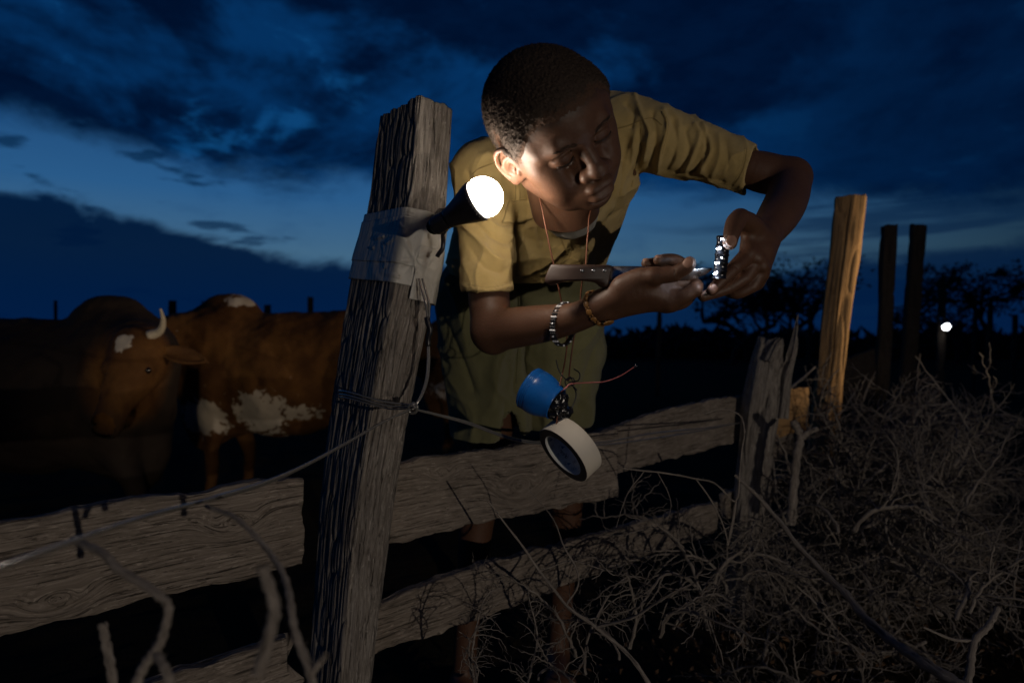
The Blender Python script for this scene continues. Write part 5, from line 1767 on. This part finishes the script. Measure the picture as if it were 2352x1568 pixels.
def cow(label, mat, loc, heading, s, head, head_dir, whites=(), legs_shift=(0, 0, 0, 0), hz=1.0, body_shade=0.0, stub=False):
    """local x forward, y left, z up. head: local position of the poll; head_dir: local direction poll -> muzzle"""
    g = Sdf((-1.05, -.55, -.02), (1.35, .55, 1.50), .0135)
    g.ell((-.42, 0, .88), (.34, .25, .34), .05); g.ell((-.05, 0, .80), (.46, .295, .375), .12); g.ell((.34, 0, .83), (.30, .24, .42), .10)
    g.cap((-.55, 0, 1.13), (.30, 0, 1.13), .06, .07, .10)
    g.ell((.32, 0, 1.24), (.17, .080, .10), .09)                                   # hump
    g.ell((-.62, .11, .98), (.11, .08, .14), .06); g.ell((-.62, -.11, .98), (.11, .08, .14), .06)
    g.ell((.48, 0, .54), (.15, .08, .23), .08)                                      # brisket
    hd = np.array(head, float); d = np.array(head_dir, float); d /= np.linalg.norm(d)
    g.chain([(.42, 0, 1.02), (.42 * .5 + hd[0] * .5, hd[1] * .45, 1.02 * .5 + hd[2] * .5 + .02), hd - d * .02 + (0, 0, -.03)], [.24, .165, .115], .08)
    g.chain([(.50, 0, .74), ((.5 + hd[0]) / 2, hd[1] * .45, .80), tuple(hd + d * .12 + (-.03, 0, -.12))], [.10, .06, .04], .08)   # dewlap
    for i, (x, y, sh) in enumerate(((.36, .14, legs_shift[0]), (.40, -.14, legs_shift[1]), (-.56, .15, legs_shift[2]), (-.52, -.15, legs_shift[3]))):
        if x > 0:
            g.chain([(x, y, .78), (x + sh * .4, y, .52), (x + sh, y, .34), (x + sh, y, .12), (x + sh + .02, y, .03)], [.12, .075, .046, .034, .046], .05)
        else:
            g.chain([(x, y, .85), (x + .05 + sh * .3, y, .62), (x - .07 + sh, y, .42), (x - .03 + sh, y, .14), (x + sh, y, .03)], [.17, .105, .050, .036, .046], .06)
    # head
    sd = np.cross((0, 0, 1), d); sd /= np.linalg.norm(sd); up = np.cross(d, sd)
    H = lambda a, b, c: hd + (d * a + sd * b + up * c) * hz
    g.chain([H(.0, 0, -.02), H(.12, 0, -.03), H(.28, 0, -.035), H(.38, 0, -.04)], [.105 * hz, .098 * hz, .066 * hz, .062 * hz], .05)
    g.ell(H(.06, 0, -.07), (.10, .10, .09), .05)
    for k in (-1, 1):
        g.ell(H(.11, k * .085, .01), (.035, .035, .035), .03)
        g.ell(H(.41, k * .030, .005), (.020, .014, .014), .008, 'sub')
    g.cap(H(.43, -.05, -.065), H(.43, .05, -.065), .006, .006, .01, 'sub')
    # tail
    g.chain([(-.74, 0, 1.05), (-.80, 0, .85), (-.80, .01, .50), (-.79, .02, .32)], [.035, .022, .016, .028], .03)
    V, F = g.mesh()
    N = vnormals(V, F)
    V = V + N * (fbm(V * 9, 3, 41) * .010)[:, None]
    wh = np.zeros(len(V))
    for (c, r, a) in whites:
        q = (V - np.array(c)) / np.array(r); wh = np.maximum(wh, a * np.clip(1.3 - np.linalg.norm(q, axis=1), 0, 1) * 1.2)
    muz_shade = np.clip(1.5 - np.linalg.norm(V - H(.43, 0, -.03), axis=1) / (.085 * hz), 0, 1) + np.clip((.06 - V[:, 2]) / .02, 0, 1)
    if body_shade:
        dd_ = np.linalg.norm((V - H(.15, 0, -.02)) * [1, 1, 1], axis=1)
        muz_shade = np.maximum(muz_shade, body_shade * np.clip((dd_ - .24) / .10, 0, 1))  # body shade painted into the coat colour, the head left out
    root = empty('cow', tuple(loc)); tag(root, label, 'cow')
    M = Matrix.Translation(Vector(loc)) @ Matrix.Rotation(heading, 4, 'Z') @ Matrix.Scale(s, 4)
    Mn = np.array(M); X = lambda v: np.asarray(v) @ Mn[:3, :3].T + Mn[:3, 3]
    me = np_mesh('body', X(V), F); attr(me, 'white', wh); attr(me, 'dark', np.clip(muz_shade, 0, 1))
    link('body', me, mat, root)
    for k in (-1, 1):
        if stub and k < 0: continue
        hp = catmull([H(-.04, k * .07, .06), H(-.06, k * .12, .07), H(-.08, k * .155, .12), H(-.10, k * .165, .18)], 6)
        v, f = tube(X(hp), np.linspace(.026, .005, len(hp)) * s, 12); MB().add(v, f).build('horn', M_HORN, root)
        # ear: cupped leaf
        n1, n2 = 14, 9; vv = []
        for i in range(n1):
            a = i / (n1 - 1)
            for j in range(n2):
                b = j / (n2 - 1) * 2 - 1
                wdt = .060 * math.sin(math.pi * min(1, a * .93 + .07)) ** .7
                vv.append(H(-.01 + b * wdt * .8, k * (.095 + a * .20), -.005 - a * .10 - (1 - b * b) * .022 + .015 * a))
        vv = X(np.array(vv)); idx = np.arange(n1 * n2).reshape(n1, n2)
        F4 = np.stack([idx[:-1, :-1], idx[1:, :-1], idx[1:, 1:], idx[:-1, 1:]], -1).reshape(-1, 4)
        em = np_mesh('ear', vv, F4); attr(em, 'white', np.zeros(len(vv))); attr(em, 'dark', np.zeros(len(vv)) + .2)
        e = link('ear', em, mat, root); md = e.modifiers.new('t', 'SOLIDIFY'); md.thickness = .008
        v, f = lathe([(.0001, -.019), (.013, -.013), (.019, 0), (.013, .013), (.0001, .019)], 12, X(H(.12, k * .102, .012)), (0, 0, 1)); MB().add(v, f).build('eye', M_EYE, root)
    return root


pA = P(640, 784, 3.95)
cow('red-brown cow with white belly patches standing broadside behind the shaded cow', M_BROWN, (pA[0], pA[1], -.06), math.radians(178), .88, (.80, .30, 1.02), (.75, -.15, -.75),
    whites=(((.42, -.0, .56), (.20, .5, .13), 1.1), ((.02, .0, .60), (.20, .5, .17), 1.15), ((.22, 0, 1.30), (.12, .3, .05), .75), ((-.15, 0, .60), (.25, .4, .07), .9)), legs_shift=(.02, -.14, .1, -.05))
pB = P(110, 784, 3.10)
cow('brown horned cow at the left, body shade painted in, its head turned to the viewer', M_BROWN, (pB[0], pB[1], -.10), math.radians(2), .86, (.62, -.30, 1.06), (-.10, -.62, -.80),
    whites=(((.60, -.40, 1.10), (.05, .06, .05), .9),), legs_shift=(.05, .12, .05, -.05), hz=1.05, body_shade=.93, stub=True)
pC = P(1120, 784, 5.3)
cow('brown cow far behind, between the tall post and the boy', M_BROWN, (pC[0], pC[1], 0), math.radians(172), .80, (.80, .1, .98), (.85, 0, -.55), whites=(((.2, 0, .6), (.4, .5, .1), .8),))
pD = P(-90, 784, 4.6)
cow('dark cow at the left edge, only its back showing', M_DKHIDE, (pD[0], pD[1], 0), math.radians(185), .80, (.80, .1, .98), (.85, 0, -.55))
# ------------------------------------------------------------------ thorn brush, trees
M_TWIG = wood_mat('grey_thorn_twig', (0.095, 0.078, 0.064), (0.210, 0.180, 0.155), (0.340, 0.300, 0.260))
M_BARKTREE = simple_mat('dark_bark', (0.030, 0.023, 0.018), .9)


class Twigs:
    def __init__(self): self.V = []; self.F = []; self.T = []; self.G = []; self.n = 0

    def tube(self, p, r0, r1, ns):
        r = np.linspace(r0, r1, len(p)); r = r * (1 + .18 * np.sin(np.arange(len(p)) * 2.4 + r0 * 9e3))
        V, Fs = tube(p, r, ns, cap=False)
        s = np.repeat(np.arange(len(p)) * .02, ns); a = np.tile(np.arange(ns), len(p)) * .004
        self.V.append(V); self.F.append(Fs[0] + self.n); self.G.append(np.stack([s + r0 * 50, a, a * 0], 1)); self.n += len(V)

    def thorn(self, p, d, L, r):
        b = np.cross(d, (0.3, .5, .8)); b /= np.linalg.norm(b) + 1e-9; c = np.cross(d, b)
        V = np.array([p + b * r, p - b * .5 * r + c * .87 * r, p - b * .5 * r - c * .87 * r, p + d * L])
        self.V.append(V); self.T.append(np.array([[0, 1, 3], [1, 2, 3], [2, 0, 3]]) + self.n); self.G.append(np.zeros((4, 3)) + .1); self.n += 4

    def arrays(self):
        return np.concatenate(self.V), np.concatenate(self.F), (np.concatenate(self.T) if self.T else np.zeros((0, 3), int)), np.concatenate(self.G)


def walk(R, p, d, L, step, crook, grav=0.0):
    """zigzag growth: every node turns the other way"""
    out = [np.array(p, float)]; d = np.array(d, float); d /= np.linalg.norm(d)
    k = max(2, int(L / step)); bend = R.randn(3) * .11
    side = np.cross(d, R.randn(3)); side /= np.linalg.norm(side); sg = 1
    for i in range(k):
        sg = -sg
        if R.rand() < .2: side = np.cross(d, R.randn(3)); side /= np.linalg.norm(side) + 1e-9
        d = d + bend + np.array([0, 0, grav]) + R.randn(3) * crook * .5; d /= np.linalg.norm(d)
        v = d + side * sg * crook * (1.0 + .6 * R.rand()); v /= np.linalg.norm(v)
        out.append(out[-1] + v * step * (.6 + .8 * R.rand()))
    return np.array(out)


def branch(R, tw, p, d, L, r, level, thorns=True, crook=.20, ns=5):
    q = walk(R, p, d, L, (.026 if level == 0 else .017), crook)
    
    tw.tube(q, r, max(r * (.30 if level == 0 else .40), .0008), ns if level == 0 else (4 if level == 1 else 3))
    n = len(q)
    if level < 2:
        k = int(L / (.050 if level == 0 else .036))
        for i in range(k):
            j = int((.12 + .86 * (i + R.rand() * .8) / max(1, k)) * (n - 2)); t = q[j + 1] - q[j]; t /= np.linalg.norm(t)
            s = np.cross(t, R.randn(3)); s /= np.linalg.norm(s)
            dd = t * (.35 + .5 * R.rand()) + s
            branch(R, tw, q[j], dd, L * (.20 + .34 * R.rand()) * (1 - .45 * j / n), max(r * (.58 - .2 * j / n), .0011), level + 1, thorns, crook * 1.15)
    if thorns:
        for i in range(max(1, int(L / .022))):
            j = R.randint(0, n - 1); t = q[min(j + 1, n - 1)] - q[j]; t /= np.linalg.norm(t) + 1e-9
            s = np.cross(t, R.randn(3)); s /= np.linalg.norm(s)
            tw.thorn(q[j], s, .004 + .006 * R.rand(), .0009)


def rot_to(d, spin):
    f = frame(d); c, s = math.cos(spin), math.sin(spin)
    return f @ np.array([[c, -s, 0], [s, c, 0], [0, 0, 1]])


def finish(tw, name, mat, parent=None):
    V, F, T, G = tw if isinstance(tw, tuple) else tw.arrays()
    me = np_mesh(name, V, [F, T] if len(T) else F)
    a = me.attributes.new('grain', 'FLOAT_VECTOR', 'POINT'); a.data.foreach_set('vector', G.astype(np.float32).ravel())
    return link(name, me, mat, parent)


def brush():
    R = np.random.RandomState(5)
    tpl = []
    for k in range(12):
        tw = Twigs(); branch(R, tw, (0, 0, 0), (0, 0, 1), .50 + .18 * R.rand(), .0056 + .0030 * R.rand(), 0, crook=.17)
        tpl.append(tw.arrays())
    Vs, Fs, Ts, Gs = [], [], [], []; n = 0
    nv = np.array([.69, -.73, 0])                    # out from the fence, towards the viewer's right

    def put(p, d, s):
        nonlocal n
        V, F, T, G = tpl[R.randint(len(tpl))]
        M = rot_to(d / np.linalg.norm(d), R.rand() * 6.28) * s
        X = V @ M.T + p; X[:, 2] = np.where(X[:, 2] < .0, X[:, 2] * .1, X[:, 2])
        Vs.append(X); Fs.append(F + n); Ts.append(T + n); Gs.append(G); n += len(V)

    c0 = np.array([-.22, 1.25, 0])
    # dense heap along the outside of the fence, thinning towards the tall post
    for i in range(470):
        t = .55 + 2.35 * R.rand() ** .85             # metres along the fence from the tall post
        w = .06 + (.62 - .22 * max(0, t - .9)) * R.rand() ** 1.3 * min(1, .35 + t * .45)
        top = min(.50, max(.03, (t - .95) * .72))
        if t < 1.15 and (w < .30 or R.rand() < .30): continue
        z = R.rand() ** .9 * top * (1 - .45 * abs(w - .35))
        p = c0 + FDIR * t + nv * w + (0, 0, z)
        d = np.array([R.randn() * .8, R.randn() * .8, R.randn() * .35 + .22])
        put(p, d, (.45 + .42 * R.rand()) * (.62 if t < 1.15 else 1))
    # sprays reaching up over the rails
    for px, py, dd, dr, s in ((1340, 1530, 1.22, (.0, .05, 1), .42), (1445, 1500, 1.28, (.1, .0, 1), .50), (1530, 1440, 1.36, (-.15, .0, 1), .55),
                              (1610, 1420, 1.42, (.12, .0, 1), .70), (1670, 1350, 1.5, (.2, .0, 1), .75), (1700, 1300, 1.6, (.0, .0, 1), .65), (1210, 1590, 1.12, (-.1, .1, 1), .40), (1080, 1600, 1.08, (-.2, .1, 1), .34),
                              (1930, 1120, 2.2, (.2, .0, 1), .7), (2060, 1100, 2.3, (.3, .0, 1), .7), (2150, 1120, 2.2, (.1, .0, 1), .8), (2010, 1080, 2.5, (-.2, .0, 1), .7), (2210, 1280, 1.9, (.3, 0, 1), .7),
                              (1830, 1180, 2.0, (-.1, .0, 1), .6), (2200, 1420, 1.5, (.2, 0, 1), .6), (1960, 1240, 1.8, (.1, 0, 1), .7)):
        for k in range(2):
            put(P(px + R.randn() * 18, py + R.randn() * 20, dd), np.array(dr) + R.randn(3) * .22, s * (.85 + .3 * R.rand()))
    o = finish((np.concatenate(Vs), np.concatenate(Fs), np.concatenate(Ts), np.concatenate(Gs)), 'thorn_brush', M_TWIG)
    tag(o, 'heap of bare grey thorn branches piled against the outside of the fence', kind='stuff')
    print('brush faces', len(o.data.polygons))


def single_twig(label, rows, r0, r1, group=None, forks=(), mat=None, seed=0, ns=8, name='branch', thorns=True):
    R = np.random.RandomState(seed)
    tw = Twigs()
    def add(rw, a, b):
        q = catmull(W_(rw), 6); q = q + np.stack([vnoise(q * 28 + seed + i * 5, seed + i) for i in range(3)], 1) * .0022
        tw.tube(q, a, b, ns)
        if thorns:
            for i in range(len(q) // 3):
                j = R.randint(1, len(q) - 1); t = q[j] - q[j - 1]; t /= np.linalg.norm(t); s = np.cross(t, R.randn(3)); s /= np.linalg.norm(s)
                tw.thorn(q[j], s, .004 + .005 * R.rand(), .0011)
    add(rows, r0, r1)
    for rw, a, b in forks: add(rw, a, b)
    o = finish(tw, name, mat or M_TWIG); tag(o, label, 'branch', group)
    return o


brush()
G1 = 'blurred twigs close to the viewer at the lower left'
single_twig('blurred near twig that forks downwards below the left rail', [(160, 1235, .50), (192, 1248, .49), (246, 1268, .48), (275, 1312, .47), (352, 1370, .46), (381, 1402, .46), (368, 1466, .46), (349, 1495, .46), (322, 1535, .46), (300, 1600, .46)], .0026, .0036, G1,
            forks=[([(349, 1495, .46), (384, 1540, .45), (400, 1600, .45)], .0030, .0034)], seed=1)
single_twig('blurred near twig rising between the left rail and the tall post, forked at its foot', [(470, 1158, .58), (544, 1188, .56), (608, 1255, .54), (646, 1312, .52), (666, 1380, .50), (682, 1450, .49), (710, 1543, .48), (716, 1620, .48)], .0018, .0038, G1,
            forks=[([(710, 1545, .48), (730, 1522, .48), (749, 1500, .48)], .0034, .0022)], seed=2)
single_twig('short blurred upright twig stub at the lower left', [(235, 1432, .52), (243, 1482, .52), (256, 1556, .52), (262, 1640, .52)], .0034, .0038, G1, seed=3)
single_twig('wide blurred twig bulging left of the forked near twig', [(604, 1300, .40), (627, 1386, .40), (610, 1460, .40), (590, 1540, .40)], .0036, .0040, G1, seed=4)
single_twig('knobbly dead stick with a forked top standing in front of the broken post', [(1818, 1205, 1.90), (1823, 1120, 1.90), (1832, 1040, 1.90), (1838, 1000, 1.90), (1826, 972, 1.90)], .013, .010, None,
            forks=[([(1838, 1006, 1.90), (1856, 992, 1.89), (1880, 982, 1.88)], .0100, .0065), ([(1826, 974, 1.90), (1822, 966, 1.90)], .012, .009)], seed=5, mat=M_TWIG)
single_twig('long pale thick branch lying to the lower right corner', [(1690, 1090, 1.55), (1760, 1160, 1.50), (1850, 1270, 1.40), (1930, 1350, 1.30), (2000, 1430, 1.20), (2090, 1500, 1.10), (2200, 1568, 1.02), (2330, 1650, .95)], .0035, .0105, None, seed=6)
single_twig('crooked lit branch standing out above the heap at the right', [(2110, 1000, 2.3), (2140, 1060, 2.3), (2200, 1160, 2.2), (2250, 1150, 2.15), (2282, 1130, 2.1)], .006, .003, None,
            forks=[([(2110, 1000, 2.3), (2100, 960, 2.3), (2130, 925, 2.3), (2160, 905, 2.3)], .0070, .002), ([(2110, 1000, 2.3), (2150, 960, 2.3), (2200, 950, 2.3)], .004, .002),
                   ([(2200, 1160, 2.2), (2190, 1260, 2.1), (2180, 1340, 2.0)], .006, .006), ([(2200, 1160, 2.2), (2230, 1110, 2.2), (2220, 1060, 2.2)], .004, .002)], seed=7)
single_twig('thin arching thorn twig in front of the joint of the two upper rails', [(1420, 1075, 1.30), (1480, 1080, 1.30), (1560, 1092, 1.30), (1640, 1110, 1.32), (1690, 1150, 1.35), (1700, 1060, 1.36), (1712, 990, 1.38), (1700, 955, 1.40), (1660, 940, 1.42), (1620, 950, 1.42)], .0018, .0012, None,
            forks=[([(1480, 1080, 1.30), (1440, 1140, 1.30), (1415, 1210, 1.30)], .0013, .0007), ([(1600, 1100, 1.31), (1640, 1160, 1.33), (1672, 1250, 1.36), (1660, 1330, 1.38)], .0016, .0012),
                   ([(1690, 1150, 1.35), (1672, 1250, 1.36)], .0026, .0030), ([(1510, 1083, 1.30), (1540, 1150, 1.31), (1530, 1200, 1.31)], .0011, .0006)], seed=8)
single_twig('pale forked twig bent over the lower rail near the middle', [(1120, 1150, 1.16), (1185, 1235, 1.16), (1240, 1310, 1.16), (1300, 1390, 1.15), (1370, 1440, 1.14), (1440, 1500, 1.13), (1500, 1580, 1.12)], .0014, .0040, None,
            forks=[([(1240, 1310, 1.16), (1310, 1290, 1.17), (1400, 1310, 1.18), (1470, 1330, 1.2)], .0016, .0009), ([(1300, 1390, 1.15), (1330, 1330, 1.15), (1290, 1240, 1.15), (1262, 1180, 1.15), (1210, 1120, 1.15)], .0018, .0007),
                   ([(1370, 1440, 1.14), (1450, 1420, 1.1), (1530, 1370, 1.05), (1590, 1340, 1.02)], .0028, .0014)], seed=9)
single_twig('stubby broken stick poking up at the lower right', [(2290, 1400, 1.25), (2270, 1440, 1.22), (2240, 1470, 1.20), (2225, 1530, 1.18), (2215, 1600, 1.15)], .0050, .0075, None,
            forks=[([(2240, 1470, 1.20), (2180, 1465, 1.20), (2120, 1440, 1.2)], .0030, .0020)], seed=10)
single_twig('thin bare stick slanting between the broken post and the pale post', [(1810, 895, 2.2), (1840, 872, 2.25), (1872, 842, 2.3)], .0050, .0035, None, seed=11, thorns=False)


def tree(label, px, Y, h, spread, seed, lean=0.0, flat=False, px_top=None):
    R = np.random.RandomState(seed)
    h = h * 1.45; x = P(px, 784, Y)[0]; root = empty('bare_tree', (x, Y, 0)); tag(root, label, 'tree', 'bare trees on the far horizon')
    tr = Twigs(); cr = Twigs()
    q = walk(R, (x, Y, 0), (lean, 0, 1), h * .5, h * .06, .07); tr.tube(q, h * .028, h * .015, 8)
    ends = []
    for k in range(5):
        d = np.array([R.randn() * .8 * spread, R.randn() * .5, 1.0]); qq = walk(R, q[-1 - (k % 3)], d, h * (.28 + .2 * R.rand()), h * .05, .16); tr.tube(qq, h * .013, h * .005, 6)
        for m in range(7):
            d2 = np.array([R.randn() * spread, R.randn() * .7, .25 if flat else .6]); j = R.randint(len(qq) // 2, len(qq))
            q3 = walk(R, qq[j], d2, h * (.14 + .16 * R.rand()), h * .03, .22); cr.tube(q3, h * .005, h * .002, 4)
            for z in range(7):
                d3 = d2 + R.randn(3) * .9; q4 = walk(R, q3[R.randint(0, len(q3))], d3, h * (.05 + .08 * R.rand()), h * .018, .3); cr.tube(q4, h * .0025, h * .0012, 3)
                for y in range(5 if flat else 2):     # wisps of leaf at the tips
                    c = q4[-1] + R.randn(3) * h * .02; cr.thorn(c, np.array([R.randn(), R.randn(), .2]) / 1.5, h * .03, h * .010)
    finish(tr, 'trunk', M_BARKTREE, root); finish(cr, 'crown', M_BARKTREE, root)


for a in (('slender bare tree seen just right of the joined hands', 1683, 26, 3.6, .8, 1), ('bare tree with a spreading open crown between the hand and the broken post', 1722, 29, 4.4, 1.0, 2),
          ('tallest bare tree on the horizon left of the pale post', 1775, 27, 4.2, 1.1, 3, .12), ('small bare tree close to the pale post', 1815, 30, 3.2, .9, 4),
          ('flat-topped bare tree near the two dark posts', 2085, 26, 2.8, 1.3, 5, 0, True), ('flat-topped tree right above the small lit bulb', 2280, 24, 3.1, 1.4, 6, 0, True),
          ('flat-topped tree at the right picture edge', 2352, 22, 3.2, 1.5, 7, 0, True), ('low bare tree right of the two dark posts', 2200, 28, 2.6, 1.3, 8, 0, True)):
    tree(*a)


def treeline():
    R = np.random.RandomState(12); tw = Twigs()
    for i in range(520):
        px = -300 + 2950 * R.rand(); Y = 34 + 14 * R.rand(); x = P(px, 784, Y)[0]
        h = (.8 + .7 * R.rand()) * (.75 + .45 * math.sin(px * .011) ** 2)
        for k in range(26):
            c = np.array([x + R.randn() * .8, Y + R.randn() * .6, abs(R.rand() * h)])
            d = R.randn(3); d /= np.linalg.norm(d); tw.thorn(c, d, .5 + .4 * R.rand(), .20)
    o = finish((np.concatenate(tw.V), np.zeros((0, 4), int), np.concatenate(tw.T), np.concatenate(tw.G)), 'far_bushes', M_BARKTREE) if False else None
    V = np.concatenate(tw.V); T = np.concatenate(tw.T); G = np.concatenate(tw.G)
    o = link('far_bushes', np_mesh('far_bushes', V, T), M_BARKTREE)
    tag(o, 'dark line of low bush along the horizon', kind='stuff')


treeline()


def grass():
    R = np.random.RandomState(8); n = 9000
    t = R.rand(n) * 5; w = .75 + R.rand(n) ** 1.3 * 2.2
    nv = np.array([.69, -.73, 0])
    base = np.array([-.22, 1.25, 0]) + FDIR * t[:, None] + nv * w[:, None]
    h = .05 + .14 * R.rand(n) ** 2; d = np.stack([R.randn(n) * .5, R.randn(n) * .5, np.ones(n)], 1); d /= np.linalg.norm(d, axis=1)[:, None]
    s = np.cross(d, R.randn(n, 3)); s /= np.linalg.norm(s, axis=1)[:, None]; wd = .0022
    mid = base + d * h[:, None] * .5; tip = base + d * h[:, None] + R.randn(n, 3) * .03
    V = np.stack([base - s * wd, base + s * wd, mid + s * wd * .8, mid - s * wd * .8, tip], 1).reshape(-1, 3)
    k = np.arange(n)[:, None] * 5
    m = simple_mat('dry_grass', (0.075, 0.065, 0.026), .8, var=.5, scale=3, bstr=0)
    o = link('dry_grass', np_mesh('dry_grass', V, [k + np.array([[0, 1, 2, 3]]), k + np.array([[3, 2, 4]])]), m)
    tag(o, 'sparse dry grass on the ground right of the thorn heap', kind='stuff')
    n = 5200
    t = -.5 + R.rand(n) * 5; w = -.1 + R.rand(n) * 2.0
    c = np.array([-.22, 1.25, 0.0]) + FDIR * t[:, None] + nv * w[:, None]; c[:, 2] = .01 + R.rand(n) ** 2 * .10 * (w > .1)
    a = R.randn(n, 3); a /= np.linalg.norm(a, axis=1)[:, None]; b = np.cross(a, R.randn(n, 3)); b /= np.linalg.norm(b, axis=1)[:, None]
    L = (.006 + .012 * R.rand(n))[:, None]; u = np.cross(a, b)
    V = np.stack([c - a * L, c + b * L * .4 + u * L * .15, c + a * L, c - b * L * .4 + u * L * .15], 1).reshape(-1, 3)
    k = np.arange(n)[:, None] * 4
    m2 = simple_mat('dead_leaf', (0.115, 0.062, 0.030), .8, var=.7, scale=9, bstr=0)
    o = link('leaf_litter', np_mesh('leaf_litter', V, k + np.array([[0, 1, 2, 3]])), m2, smooth=False)
    tag(o, 'dead leaves and chips strewn under the thorn heap', kind='stuff')


grass()
